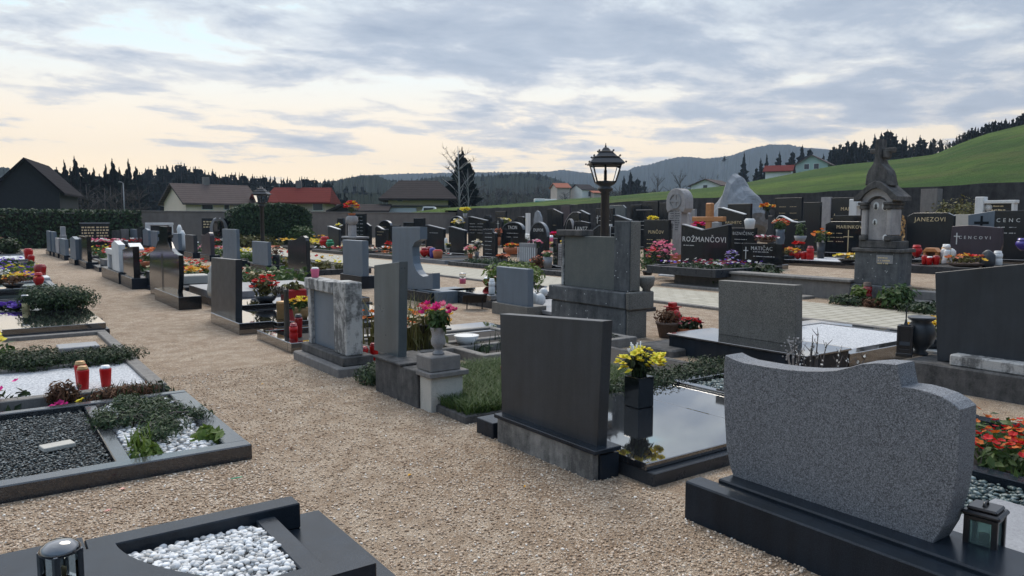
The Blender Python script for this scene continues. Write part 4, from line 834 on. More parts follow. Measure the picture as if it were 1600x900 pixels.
# basket and pots on gravel near lichen monument
x,y=onz(1043,527); t=potted(x,y,0,'brown heather in a wicker pot on the gravel','pot','wicker_brown',.165,.22,(),'heather_brown',.22,.2,0,420,.03,'flower pot','flower_pot',None,.03)
o=thing('grave_lantern','rusty red box lantern standing behind brown heather pot','lantern',(x+.22,y+.12,.0)); MB().box(-.07,.07,-.07,.07,.2,.4,.01).box(-.05,.05,-.05,.05,.41,.47,.01).box(-.09,.09,-.09,.09,.401,.412).box(-.075,.075,-.075,.075,0,.2,.01).build('body','plastic_red',o); 
x2,y2=onz(1077,528); potted(x2,y2,0,'red begonias in wide red bowl beside heather pot','bowl','terracotta',.17,.14,('red','maroon'),'leaf_dark',.19,.15,44,160,.035)
o=thing('globe_lamp','round red glass ball lamp above the red begonias','lantern',(x2-.02,y2+.28,0)); MB().ico((0,0,.28),.11,2,.03).lathe([(.06,0),(.06,.17)],seg=12).build('globe','candle_body',o)
t=thing('step_edge','old mossy kerb slab beneath the wicker pot','kerb stone',onz(1030,545)+(0,)); MB().box(-.35,.25,-.55,.1,-.03,.09,.02).build('slab','mossy_dark',t)
# far right dark slab on old wall
T=thing('gravestone','big plain dark slab on whitened concrete wall at the right frame edge','gravestone',(7.55,3.4,0),0,'gravestones')
ya=onx(1415,600,7.6)[0]-3.4; z1=onx(1450,566,7.6)[1]; MB().box(.0,.55,-2.4,ya,-.05,z1,.015).build('wall_base','mossy_dark',T)
yb=onx(1490,575,7.7)[0]-3.4; MB().box(.05,.45,-2.4,yb,z1+.001,z1+.11,.012).build('plinth','streaked_lime',T)
P_=local(T,pts_on(7.75,[(1461,426),(1640,408),(1660,600),(1464,566)])); P_[2]=(P_[2][0],z1+.1); P_[3]=(P_[3][0],z1-.0); MB().prism(P_,.2,.33,'x',.004).build('headstone','back_grey',T)
t=thing('urn','dark stone urn with wide rim on the concrete wall end','urn',(7.95,onx(1437,560,7.95)[0],z1)); MB().lathe([(.07,0),(.08,.02),(.05,.05),(.12,.13),(.145,.22),(.12,.31),(.09,.35),(.13,.38),(.13,.40),(.1,.39)],seg=24).build('body','back_grey',t)
lantern(7.75,onx(1413,560,7.75)[0],z1,'small black chapel shaped lantern with cross beside stone urn',.4,.17,'spire','metal_black','metal_black',.4)
t=thing('stone_plate','flat cream plate on concrete wall behind urn','stone plate',(8.1,onx(1460,560,8.1)[0],z1)); MB().box(-.0,.35,-.3,.3,0,.03,.004).build('plate','marble_white',t)
potted(8.35,onx(1452,548,8.35)[0],.25,'yellow and orange pansies behind the stone urn','bowl','kerb_dark',.2,.14,('gold','yellow'),'leaf_green',.26,.2,30,80,.05)
# bare shrub behind wavy stone
t=thing('bare_shrub','leafless twiggy rose shrub rising behind the wavy stone','shrub',(6.4,onx(1275,570,6.4)[0],0)); s=MB(); l=MB()
for k in range(12):
    dx=random.uniform(-.22,.3); dy=random.uniform(-.45,.35); hh=random.uniform(.32,.62); p0=Vector((dx*.3,dy*.4,0)); p1=Vector((dx*.6,dy*.8,hh*.5)); p2=Vector((dx,dy,hh)); s.tube([p0,p1,p2],[.010,.008,.004],5)
    for q in range(5):
        b0=p1.lerp(p2,random.random()); s.tube([b0,b0+Vector((random.uniform(-.06,.06),random.uniform(-.06,.06),.07))],[.004,.002],4); l.leaf(b0+Vector((0,0,.03)),Vector((random.uniform(-1,1),random.uniform(-1,1),.5)).normalized(),.025)
s.build('stem','bark',t); l.build('blossom','petal_white',t)['kind']='stuff'
t=thing('pale_twig','frosty catkin twigs standing left of the rose shrub','shrub',(6.6,onx(1240,570,6.6)[0],0)); s=MB()
for k in range(7): s.tube([(0,0,0),(random.uniform(-.06,.06),random.uniform(-.1,.1),.3),(random.uniform(-.08,.08),random.uniform(-.14,.14),random.uniform(.35,.5))],[.006,.005,.003],4)
for k in range(90): s.ico((random.uniform(-.07,.07),random.uniform(-.1,.1),random.uniform(.05,.48)),.009,1,.2)
s.build('stem','pale_stone',t)

for k,(px,py) in enumerate([(640,742),(905,870),(712,795),(505,640),(455,700),(560,720),(820,760),(690,690),(300,560),(410,600)]):
    x,y=onz(px,py,.012); o=MB(); s=random.uniform(.6,1.1); p=[(-.02*s,0,0),(-.004*s,-.013*s,.005),(.022*s,.002,.002),(.002,.013*s,.007)]; o.add(p,[(0,1,2),(0,2,3)]); o.add([(q[0],q[1],q[2]-.002) for q in p],[(2,1,0),(3,2,0)]); f=o.build('fallen_leaf',random.choice(['heather_brown','petal_gold','heather_brown']),loc=(x,y,.012)); f.rotation_euler=(0,0,random.uniform(0,6)); tag(f,'tiny dry brown leaf lying on the gravel path','leaf','dry leaves on the path')
# ------------------------------------------------------------------ terrace, retaining wall
t=thing('retaining_wall','low mossy concrete retaining wall along the raised gravel terrace','retaining wall',(0,0,0))
MB().box(14.5,14.82,8.55,13.32,-.05,.37,.012).box(14.82,16.6,13.31,13.5,-.05,.36,.012).build('wall','rough_concrete',t); MB().box(14.42,14.86,8.5,13.36,.371,.43,.012).build('coping','kerb_concrete',t)
MB().box(14.50,14.82,-8,6.2,-.05,.36,.012).build('wall','rough_concrete',t)
t=thing('stone_step','two old stone steps beside the tall monument','steps',(0,0,0))
MB().box(14.0,14.5,6.2,7.35,-.03,.14,.012).build('tread','rough_concrete',t); MB().box(14.5,14.95,6.2,7.35,-.03,.30,.012).build('tread','rough_concrete',t)
for i,(y0,y1,l) in enumerate(((9.2,13.2,'flat pale kerb slab lying below the retaining wall'),)):
    o=thing('kerb_stone',l,'kerb stone',(0,0,0)); MB().box(13.9,14.3,y0,y1,-.03,.06,.012).build('slab','kerb_concrete',o)
# ------------------------------------------------------------------ tall monument
yl=onx(1336,440,14.6)[0]; yr=onx(1405,440,14.6)[0]; yc=(yl+yr)/2; W=yl-yr
T=thing('monument','tall weathered stone monument with oval portraits and cross above its dark crown','monument',(14.55,yc,0),0)
ZZ=lambda py,px=1380,X=14.7:onx(px,py,X)[1]; YY=lambda px,py=400,X=14.7:onx(px,py,X)[0]-yc
z0,z1,z2,z3=ZZ(445),ZZ(394),ZZ(388),ZZ(376)
b=MB(); b.box(-.05,.55,-W/2-.03,W/2+.06,-.05,z0,.03).build('rough_footing','lichen_stone',T)
MB().box(0,.5,-W/2,W/2-.0,z0+.001,z1,.01).build('pedestal','lichen_stone',T)
MB().box(-.05,.55,-W/2-.05,W/2+.05,z1+.001,z2,.015).box(.02,.47,-W/2+.06,W/2-.06,z2+.001,z3,.015).build('ledge','mossy_dark',T)
zs=ZZ(322); za=ZZ(303); ya,yb=YY(1398,360),YY(1350,360); ym=(ya+yb)/2; hw=abs(yb-ya)/2
arch=[(-.62*hw,z3+.01),(.62*hw,z3+.01),(.62*hw,zs)]+[(.62*hw*math.cos(a),zs+(za-zs)*.6*math.sin(a)) for a in [PI*k/12 for k in range(1,12)]]+[(-.62*hw,zs)]
MB().prism([(a+ym,z) for a,z in arch],.10,.36,'x',.004).build('face_panel','pale_stone',T)
for s in(-1,1): MB().box(.02,.40,ym+s*hw*.82-hw*.17,ym+s*hw*.82+hw*.17,z3+.10,zs-.06,.02).build('pilaster','pale_stone',T)
b=MB()
for s in(-1,1):
    b.box(-.02,.42,ym+s*hw*.82-hw*.22,ym+s*hw*.82+hw*.22,z3+.001,z3+.099,.015); b.box(-.03,.43,ym+s*hw*.82-hw*.24,ym+s*hw*.82+hw*.24,zs-.059,zs+.02,.012); b.box(-.06,.46,ym+s*hw*.82-hw*.30,ym+s*hw*.82+hw*.30,zs+.021,zs+.08,.012)
b.build('capital','mossy_dark',T)
R0=hw*.66; R1=hw*1.0
band=[(R1*math.cos(a),zs+.09+(za-zs)*1.1*math.sin(a)) for a in [PI*k/14 for k in range(15)]]+[(R0*math.cos(a),zs+.04+(za-zs)*.66*math.sin(a)) for a in [PI*k/14 for k in range(14,-1,-1)]]
MB().prism([(a+ym,z) for a,z in band],.03,.38,'x',.003).build('arch_band','pale_stone',T)
zc=ZZ(297); zd=ZZ(284); 
co=[(-1.42,zs+.10),(-1.42,zs+.18),(-1.1,zs+.26),(-.8,za+.10),(-.45,za+.20),(0,za+.26),(.45,za+.20),(.8,za+.10),(1.1,zs+.26),(1.42,zs+.18),(1.42,zs+.10),(1.05,zs+.12),(.75,za+.0),(.4,za+.08),(0,za+.13),(-.4,za+.08),(-.75,za+.0),(-1.05,zs+.12)]
MB().prism([(a*hw+ym,z) for a,z in co],-.06,.48,'x',.01).build('cornice','mossy_dark',T)
zt=ZZ(258); ztop=ZZ(215); zb=za+.18
cr=[onx(px,py,14.85) for px,py in [(1361,290),(1363,275),(1366,267),(1370,262),(1374,256),(1376.5,248),(1378,219),(1383,218),(1384,248),(1386.5,256),(1391,261),(1396,266),(1399,274),(1400,281),(1402,290)]]
MB().prism([(y-yc,z) for y,z in cr],.06,.36,'x',.02).build('crown','mossy_dark',T); ymm=onx(1380.5,230,14.85)[0]-yc
MB().box(.16,.27,ymm-.30,ymm-.055,ztop-.30,ztop-.20,.02).box(.16,.27,ymm+.055,ymm+.2,ztop-.30,ztop-.20,.02).box(.14,.29,ymm-.20,ymm-.045,ztop-.42,ztop-.22,.04).build('cross_arm','mossy_dark',T)
for px,py,h in((1369,322,1.0),(1383,322,1.12),(1367,347,.8),(1383,372,.9)):
    y,z=onx(px,py,14.65); o=MB(); o.lathe([(.0,-.02),(.062*h,-.02),(.062*h,0),(.05*h,.008),(0,.008)],seg=20); f=o.build('portrait','porcelain',T); f.rotation_euler=(0,-PI/2,0); f.location=(.10,y-yc,z); f.scale=(1.3,1,1)
    o=MB().ico((0,0,.012),.024*h,2,.1,(1.5,1,.25)).ico((-.03*h,0,.010),.03*h,2,.1,(.8,1.1,.2)); q=o.build('photo','photo_dark',f)
MB().box(-.012,.0,YY(1402,405),YY(1376,405),ZZ(411),ZZ(398),.002).build('name_plaque','slab_grey',T); rows_mesh(T,-.014,YY(1377,405),YY(1401,405),ZZ(402),3,.055,'gold_letter',.03,1)
# old candle and plants at the foot
candle(14.3,yc+.02,0,'tall rusty red candle at the foot of the tall monument','candle_deep',.42,.09,'wicker_brown','tall')
x=13.9; bush(x,onx(1402,470,x)[0],0,'leafy green shrub with pale tips below the tall monument',.36,.36,.5,700,'leaf_green',.06)
bush(13.8,onx(1328,470,13.8)[0],0,'dark low weeds with one pale shoot left of the monument',.5,.38,.22,600,'leaf_dark',.05); bed(13.9,14.1,onx(1335,460,13.9)[0]-.1,onx(1335,460,13.9)[0]+.1,.1,'pale yellow green shoot above dark weeds',(), 'leaf_bright',.3,0,60,.07,cat='plant',name='green_plant')
bush(13.8,onx(1366,470,13.8)[0],0,'grey brown dry tuft between weeds and leafy shrub',.26,.22,.2,300,'heather_brown',.045)
bush(13.7,onx(1448,478,13.7)[0],0,'dark creeping weeds below the stone steps',.55,.5,.22,700,'leaf_dark',.05)
# ------------------------------------------------------------------ rows facing the paved path
def f3(label,p0,p1,py,X=16.6,shape='flat',mat='black_face',**k): return hs(label,X,p0,p1,py,shape,mat,**k)
L=(3,.1,.9,.62,.13,2)
f3('dark slant topped stone with light edge, above the red and purple lanterns',665,693,352.5,17.0,'slantR',trim='kerb_light',lines=(1,.2,.8,.72,.1,1),letter='silver_letter')
f3('dark slant topped stone leaning left of pink and white bouquets',701,726,355,17.0,'slantR',trim='kerb_light')
f3('wide slanted stone with two columns of engraving behind the bouquets',731,760,339,21.5,'slantR','black_face',lines=(4,.08,.92,.75,.16,2),trim='kerb_light',letter='silver_letter')
f3('arched dark stone behind yellow and white flowers near wall corner',703,722,338.5,21.5,'arch',trim='kerb_light')
f3('narrow dark text covered stone beside stepped black grave',754,774,358,16.6,'cut',lines=(6,.15,.85,.85,.16,1),letter='silver_letter')
f3('glossy black arched stone with bold silver lettering',785.5,817,348,18.2,'arch','black_gloss',txt='TACIN',ts=.2,lines=(2,.2,.85,.66,.16,2),trim='kerb_light',letter='silver_letter',ty=.84)
f3('plain tall dark block left of the slant topped stones',646,662,341,20,'flat')
f3('wavy shouldered dark stone in front of rounded arch stone',586,604,354,17,'wave',lines=(2,.15,.85,.75,.15,1),trim='kerb_light')
f3('rounded arch stone partly hidden by wavy shouldered stone',592,610,345,19.5,'arch',lines=(2,.2,.8,.72,.15,1),trim='kerb_light')
f3('low dark wall stone left of tall plain block',630,648,348,21,'flat',trim='kerb_light')
f3('dark flat stone peeking out left of the curved cut stone',611,624,352,20,'flat')
f3('tall dark stone crowded with engraved lines near flower topped pillar',554,570,334,18,'flat',lines=(9,.1,.9,.9,.2,2),letter='silver_letter'); f3('lower dark stone stepping down right of tall engraved stone',570.5,578,348,18.1,'slantR')
f3('small tapered dark stone with yellow flowers against the stucco wall',526,537,341,19,'shield'); f3('dim slanted grey stone with white cap, front of tapered stone',512,529,354,15.6,'slantR','back_grey',trim='marble_white')
f3('dark narrow stone just left of flower topped pillar',542,549,346,19,'flat')
T=thing('flower_pillar','pale pillar with urn topped by red and yellow flowers','pillar',(15.2,onx(550.5,373,15.2)[0],0)); zz=lambda py:onx(550,py,15.2)[1]
MB().box(-.3,.3,-1.1,.5,0,zz(372),.02).build('block','kerb_dark',T); MB().box(-.35,.35,-1.2,.55,zz(372)+.001,zz(369),.01).build('ledge','slab_grey',T); MB().box(-.14,.14,-.22,.22,zz(369)+.001,zz(352),.02).lathe([(.16,zz(352)),(.3,zz(347)),(.3,zz(340)),(.2,zz(337))],0,0,14).build('pillar','pale_stone',T)
potted(15.2,T.location.y,zz(337),'red and yellow bouquet crowning the pale pillar','bowl','terracotta',.2,.12,('red','gold','red'),'leaf_green',.36,.6,50,80,.12)
f3('small dark arched stone with light rim, at right of glossy arch',828,855,348,17.6,'round',txt='DUPOR',ts=.17,trim='kerb_light',letter='silver_letter',ty=.78,mat='black_face')
f3('plain dark stone showing above the glossy black arch',797,818,338,22,'lowarch',trim=None); f3('square dark stone with small gold script by the right wall',774,790,330,27,'flat',lines=(2,.2,.8,.75,.2,1)); f3('dark stone with curved top and white cross outline',765,784,341,21.5,'waveL',cross=(.7,.8,.3),letter='silver_letter',lines=(2,.1,.6,.6,.15,1)); f3('squat dark column beside curved stone with cross',756.5,766,336,22.5,'clip')
f3('thin white pillar stone between dark stones',821,826,333,22,'flat','marble_white'); f3('pale rough rock shaped stone with carved relief',833,847,329,24,'rough','rock'); f3('dark slanted stone right of pale rough rock stone',855,862,326.5,26,'flat'); f3('dark stone with silver curve beside red flowers',862,878,326,25,'slantR',trim=None,lines=(1,.1,.6,.5,.2,1)); f3('maroon stone showing just below the meadow',876,890,321.5,29.5,'flat','purple_stone')
f3('wide stone with pale arched rim and engraving',881,905,332,24.5,'lowarch',trim='pale_stone',lines=(1,.15,.8,.55,.2,1),letter='silver_letter'); f3('stone with sloped light edge next to pale arched rim',905,920,329,26.5,'slantR',trim='kerb_light')
f3('broad flaring stone with silver lettering between curved columns',896,921,345,20,'flare',txt='LANTZ',ts=.22,lines=(1,.2,.8,.5,.15,1),trim=None,letter='silver_letter',ty=.75); f3('curved side column of the flaring stone',884,895,343,20,'round','black_face',trim='pale_stone')
f3('low arched stone with white lettering left of lamp post',917,949,353,17,'lowarch',txt='BITENC',ts=.2,trim='kerb_light',letter='silver_letter',ty=.55,tc=.05)
f3('dark double text stone crossed by the lamp post',931,958,325.5,23,'flat',lines=(3,.15,.9,.8,.2,2),letter='silver_letter',cross=(.1,.75,.25)); f3('pale green broad stone behind the lamp post',949,977,320.5,28,'clip','back_green'); f3('dark slanted stone with white flowers right of lamp post',959,985,337,21,'slantR',trim='kerb_light')
f3('white edged narrow slab just right of lamp post base',947,953,350,17.6,'flat','marble_white'); f3('text covered slab right of white edged slab',954,963,354,17.5,'flat',lines=(4,.1,.9,.8,.15,1),letter='silver_letter')
T=f3('grey memorial board with white vertical bars',811,834,380,16.0,'flat','slab_grey',base=.06); rows_mesh(T,-.004,.5,-.5,.84,1,.1,'black_face',.14,1); b=MB()
for k in range(9): b.box(-.006,.001,-.52+k*.125,-.47+k*.125,.12,.62)
b.build('white_bar','marble_white',T)
f3('light slab and dark post standing near lichen monument left edge',864,871,372,15.6,'flat','polished_black'); f3('pale inscribed slab close to lichen monument left edge',872,882,381,15.4,'flat','pale_stone',lines=(6,.1,.9,.85,.08,1),letter='photo_dark')
f3('dark white rimmed frame stone left of celtic stone',994,1016,328.5,24,'flat','black_face',trim='pale_stone',lines=(3,.25,.9,.7,.18,1),letter='silver_letter'); f3('tall dark stone with white writing against right wall',1003,1028,314.5,29,'flat',lines=(3,.1,.9,.75,.3,1),letter='silver_letter'); f3('dark stone left of tall white written stone',985,1002,320,29,'flat'); f3('dark panel stone right of tall white written stone',1030,1044,317,29,'flat')
f3('large square black stone with silver heading right of lichen monument',1006,1045,343.5,17.8,'flat','black_face',txt='PUNČOV',ts=.15,lines=(4,.12,.9,.55,.13,2),letter='gold_letter',ty=.72,cross=None)
# celtic stone
X=18.9; T=thing('gravestone','tall pale stone with celtic cross disc on a narrow tapering shaft','gravestone',(X,onx(1057,350,X)[0],gz(X,15)),0,'gravestones'); yc=T.location.y; zg=T.location.z
Yq=lambda px,py=340:onx(px,py,X)[0]-yc; Zq=lambda py:onx(1057,py,X)[1]-zg
MB().prism([(Yq(1051),0),(Yq(1063),0),(Yq(1063),Zq(349)),(Yq(1064),Zq(349)),(Yq(1065),Zq(325)),(Yq(1044),Zq(325)),(Yq(1044),Zq(349)),(Yq(1051),Zq(349))],0,.3,'x',.01).build('shaft','pale_stone',T)
r=(Yq(1041)-Yq(1071))/2; cyy=(Yq(1041)+Yq(1071))/2; zc=Zq(314)
hd=[(cyy+r*math.cos(a),zc+r*.98*math.sin(a)) for a in [PI*k/14 for k in range(15)]]+[(cyy-r,zc-.25),(cyy-r*.8,zc-.38),(cyy-r*.45,zc-.30),(cyy+r*.45,zc-.30),(cyy+r*.8,zc-.38),(cyy+r,zc-.25)]
MB().prism(hd,-.03,.38,'x',.02).build('head','pale_stone',T)
b=MB(); rr=r*.6
ring=[(cyy+rr*math.cos(a),zc+rr*math.sin(a)) for a in [2*PI*k/24 for k in range(25)]]+[(cyy+rr*.82*math.cos(a),zc+rr*.82*math.sin(a)) for a in [2*PI*k/24 for k in range(24,-1,-1)]]
b.prism(ring,-.06,-.03,'x',0); b.box(-.055,-.029,cyy-.04,cyy+.04,zc-rr,zc+rr,.003); b.box(-.0545,-.0285,cyy-rr,cyy+rr,zc-.04,zc+.04,.003); b.build('celtic_cross','slab_grey',T)
rows_mesh(T,-.003,Yq(1046),Yq(1063),Zq(330),9,.075,'photo_dark',.035,2)
o=MB().box(-.04,.36,Yq(1050),Yq(1064),0,.35,.01); o.build('foot','terracotta',T)
# V topped stone
T=f3('broad black stone with V shaped top and large silver lettering','1064' and 1064.5,1138,351.5,16.8,'vee','black_face',txt='ROŽMANČOVI',ts=.215,lines=(1,.04,.42,.52,.1,1),trim=None,letter='silver_letter',ty=.66,t=.16,base=.2)
b=MB(); q=[p for p in SH['vee']][1:4]; 
ya,yb=onx(1064.5,351,16.8)[0],onx(1138,351,16.8)[0]; yc=(ya+yb)/2; wd=ya-yb; h=onx(1101,351.5,16.8)[1]-gz(16.8,yc)
for (u0,v0),(u1,v1) in ((q[0],q[1]),(q[1],q[2])):
    y0_,y1_=wd*(.5-u0),wd*(.5-u1); za_,zb_=.19+v0*(h-.19)+.004,.19+v1*(h-.19)+.004; b.add([(-.01,y0_,za_),(.17,y0_,za_),(.17,y1_,zb_),(-.01,y1_,zb_),(-.01,y0_,za_+.025),(.17,y0_,za_+.025),(.17,y1_,zb_+.025),(-.01,y1_,zb_+.025)],[(0,3,2,1),(4,5,6,7),(0,1,5,4),(1,2,6,5),(2,3,7,6),(3,0,4,7)])
b.build('polished_edge','slab_grey',T)
X=18.3; T=thing('wooden_cross','orange wooden cross with rounded top behind V topped black stone','cross',(X,onx(1106,340,X)[0],gz(X,14))); yc=T.location.y; zq=lambda py:onx(1106,py,X)[1]-T.location.z
MB().box(0,.16,onx(1111,340,X)[0]-yc,onx(1101.5,340,X)[0]-yc,0,zq(317),.03).build('post','wood_cross',T); MB().box(-.02,.14,onx(1130.5,342,X)[0]-yc,onx(1081.5,342,X)[0]-yc,zq(346),zq(338.5),.015).build('arm','wood_cross',T)
f3('low pale stones cluster behind the wooden cross',1112,1124,347,18.0,'flat','slab_grey',base=.05); f3('grey rough wedge stone left of wooden cross',1070,1080,331,21.5,'rough','pale_stone',base=.03); f3('narrow white slab lintel behind celtic stone',1064,1086,327,23.5,'flat','slab_grey')
f3('black stone with slanted white top edge before the big rock',1122,1163,325,21.5,'slantR','black_face',txt='VAUHETC',ts=.14,ty=.70,tc=-.1,trim='marble_white',letter='gold_letter',lines=(1,.3,.9,.5,.1,1))
f3('dark square stone leaning against the big rock base',1137,1173,318.5,24,'flat',txt=None,lines=(1,.35,.8,.8,.1,1))
# rock monument
X=26; T=thing('rock_monument','huge pale rough boulder peaking above the graves below the meadow','rock',(X,onx(1153,320,X)[0],gz(X,18))); zg=T.location.z; yc=T.location.y
prof=[(1150,271),(1158,276),(1164,290),(1172,299),(1178,305),(1184,318),(1187,332),(1180,350),(1125,350),(1118,332),(1124,320),(1131,311),(1139,300),(1143,286),(1145,277)]
pts=[(onx(px,py,X)[0]-yc,onx(px,py,X)[1]-zg) for px,py in prof]
b=MB(); nlay=9; ring=[]
dens=[]
for (a,z),(a2,z2) in zip(pts,pts[1:]+pts[:1]):
    for k in range(3): dens.append((a+(a2-a)*k/3,z+(z2-z)*k/3))
cA=sum(p[0] for p in dens)/len(dens); cZ=sum(p[1] for p in dens)/len(dens)
vs=[];n=len(dens)
for k in range(nlay):
    q=-1+2*k/(nlay-1); s=max(.05,(1-abs(q)**2.2)); s=s**.5
    for a,z in dens:
        nz=noise.noise(Vector((a*1.3,z*1.3,q*2)))*.16
        zz_=z*(s*.9+.1) if z>0 else z
        vs.append((q*1.1*(1.25-.28*z/4)+nz,cA+(a-cA)*(s)+noise.noise(Vector((a*2,z*2,q*3+9)))*.12,zz_))
fs=[(k*n+i,k*n+(i+1)%n,(k+1)*n+(i+1)%n,(k+1)*n+i) for k in range(nlay-1) for i in range(n)]+[tuple(range(n)),tuple(reversed(range((nlay-1)*n,nlay*n)))]
b.add(vs,fs); b.build('boulder','rock',T)
f3('dark stone with long heading behind dark leafy shrubs',1143,1180,356,18.6,'flat','black_face',txt='BIZNIČENC',ts=.13,lines=(2,.1,.9,.7,.11,1),ty=.85,letter='silver_letter')
f3('black stone fronted by dark shrubs, faint heading and small cross',1160,1222,380.5,17.0,'flat','black_gloss',txt='MATIČAC',ts=.14,lines=(2,.25,.95,.58,.12,1),ty=.74,tc=.0,letter='silver_letter',cross=(.1,.6,.22))
f3('wide double panel black stone with gold blocks at the back wall',1211,1253,309,29.3,'flat','black_face',lines=(4,.15,.95,.8,.28,2),letter='gold_letter'); f3('plain black block standing before double panel stone',1256,1282,316,25,'flat','black_face'); f3('light grey concrete panel at the back wall',1283,1298,308,29.3,'flat','pale_stone')
f3('black stone with thin cross and heading left of white cross post',1299,1352,308.5,28.5,'flat','black_face',txt='MARA',ts=.2,ty=.76,lines=(4,.2,.7,.62,.2,2),cross=(.12,.55,.45),letter='gold_letter'); f3('black stone with faint heading just behind gold cross stone',1301,1350,336.5,23,'flat','black_gloss',txt='ILOVŠOVI',ts=.18,ty=.75,letter='gold_letter',base=.1)
f3('large black stone with slim gold cross left of monument',1290,1352,346,20.6,'clip','black_gloss',txt='MARINKOVI',ts=.14,ty=.82,tc=-.13,lines=(3,.06,.50,.62,.12,2),cross=(.60,.5,.42),letter='gold_letter',base=.28,bt=.3)
T=thing('gravestone','white cross post with one arm beside the tall monument','gravestone',(26.5,onx(1332,330,26.5)[0],gz(26.5,15)),0,'gravestones'); zq=lambda py:onx(1332,py,26.5)[1]-T.location.z
hw=(onx(1326,330,26.5)[0]-onx(1338,330,26.5)[0])/2; MB().box(0,.3,-hw,hw,0,zq(311),.02).build('post','marble_white',T); MB().box(.02,.28,-1.1,-hw-.002,zq(322),zq(316),.01).build('arm','marble_white',T)
f3('dark stone with swooping white edge beside potted grasses',1213,1255,338,22.5,'wave','black_face',trim='marble_white'); f3('grey square post beside the red flower vase',1200,1207,337,20.5,'flat','back_grey'); 
f3('broad black stone with copper floral sprig, right of tall monument',1418,1491,332.5,22.0,'clip','black_face',txt='JANEZOVI',ts=.17,ty=.83,tc=-.0,letter='gold_letter',base=.3,bt=.3); 
o=[o for o in COL.objects if o.get('label','').startswith('broad black stone with copper')][0]; b=MB()
for k in range(26): b.leaf(Vector((-.012,.78+.08*math.sin(k*1.9),.55+k*.03)),Vector((-1,random.uniform(-.3,.3),random.uniform(-.3,.3))).normalized(),.09)
b.build('floral_sprig','lid_gold',o)
f3('purple dark tilted stone with silver name above orange flower bowl',1486,1567,352,20.8,'flare','purple_stone',txt='C E N C O V I',ts=.11,ty=.68,tc=.02,letter='silver_letter',cross=(.13,.7,.2),base=.1)
T=f3('black stone with grey cross panel at right frame edge',1555,1640,329,23.2,'flat','black_face',txt='C E N C',ts=.15,ty=.80,lines=(2,.05,.5,.66,.16,2),tc=.24,letter='silver_letter'); ya=onx(1555,340,23.2)[0]; w_=ya-onx(1640,329,23.2)[0]; hh=onx(1545,329,23.2)[1]-T.location.z
MB().prism([(w_/2+.003,.1),(w_/2+.62,.1),(w_/2+.70,hh*.92),(w_/2+.003,hh*1.0)],-.02,.13,'x',.01).build('side_panel','back_blue',T); MB().box(-.03,-.015,w_/2+.3,w_/2+.36,hh*.62,hh*.9).box(-.0305,-.0155,w_/2+.14,w_/2+.52,hh*.74,hh*.79).build('cross_emblem','black_face',T)
f3('grey concrete cross pillar with stepped sides at the back wall',1439,1465,295,29.0,'flat','rough_concrete',t=.4); 
f3('cream stone block between black stones at right',1491,1522,335,25.5,'flat','cream_stone',base=.02)
T=thing('gravestone','white stone frame of tall post, beam and leg round a black plaque','gravestone',(26,onx(1550,330,26)[0],gz(26,10)),0,'gravestones'); yc=T.location.y; zq=lambda py,px=1550:onx(px,py,26)[1]-T.location.z; yq=lambda px:onx(px,330,26)[0]-yc
MB().box(0,.3,yq(1536),yq(1522.5),0,zq(307),.015).build('post','marble_white',T); MB().box(.02,.28,yq(1586),yq(1536)-.002,zq(318),zq(313),.01).build('beam','marble_white',T); MB().box(.03,.27,yq(1584),yq(1579),0,zq(318)-.002,.01).build('leg','marble_white',T); MB().box(.12,.2,yq(1578.5),yq(1536.5),.3,zq(318)-.004).build('plaque','black_face',T); rows_mesh(T,.117,yq(1544),yq(1574),zq(322),2,.12,'gold_letter',.05,1)
q=MB().lathe([(0,0),(.12,0),(.12,.02),(0,.02)],seg=16).build('portrait','porcelain',T); q.rotation_euler=(0,-PI/2,0); q.location=(.12,yq(1541),zq(324))
bush(29.3,onx(1498,330,29.3)[0],gz(29.3,13),'yellow green conifer shrub against the stone wall',1.2,1.2,2.1,4500,'leaf_olive',.07)
# dark kerb slabs in front of the facing row (by the paved path)
def plot(label,p0,p1,X0=13.95,X1=16.5,mat='kerb_dark',fill='soil',h=.15,pet=(),fol='leaf_green',py=430,fh=.16,n=60,nl=200,ls=.06,br=.045):
    y0=onx(p1,py,X0)[0]; y1=onx(p0,py,X0)[0]; zb=gz(X0+.9,(y0+y1)/2); border(X0,X1,y0,y1,zb,label,mat,h,.12,fill)
    if pet or nl: bed(X0+.15,X1-.3,y0+.15,y1-.15,zb+.1,'planting on '+label.split(' in front')[0].replace('kerbed ',''),pet,fol,fh,n,nl,ls,br)
plot('kerbed flower bed in front of big lettered black stone',1010,1118,pet=('maroon','purple','white','maroon'),fol='leaf_juniper',n=150,nl=420)
plot('long dark juniper covered grave under the narrow text stone',700,800,13.9,15.8,fol='leaf_juniper',fh=.22,nl=1100)
plot('black empty kerbed grave behind lichen monument',838,905,13.8,16.2,nl=0)
plot('kerbed grave with colourful planting under wavy shouldered stone',573,645,14,16.6,pet=('orange','white','red'),n=40,nl=300)
plot('kerbed grave holding many candles and flowers near flower topped pillar',488,535,14,16.6,pet=('white','cream','yellow','red'),n=80,nl=200,br=.08,ls=.08)
plot('kerbed plot with yellow shrubs near far lamp post',420,470,14,17,pet=('yellow','gold'),fol='leaf_olive',n=80,nl=320,ls=.12,br=.09,fh=.4)
plot('kerbed plot of red lanterns under the slant topped stones',650,695,14,16.8,nl=0,mat='kerb_light')
border(18.4,20.5,onx(1352,415,18.6)[0],onx(1222,415,18.6)[0],gz(19,10),'white gravel grave with black kerb below gold cross stone','polished_black',.16,.12,'fine_white',.15)
x=18.6
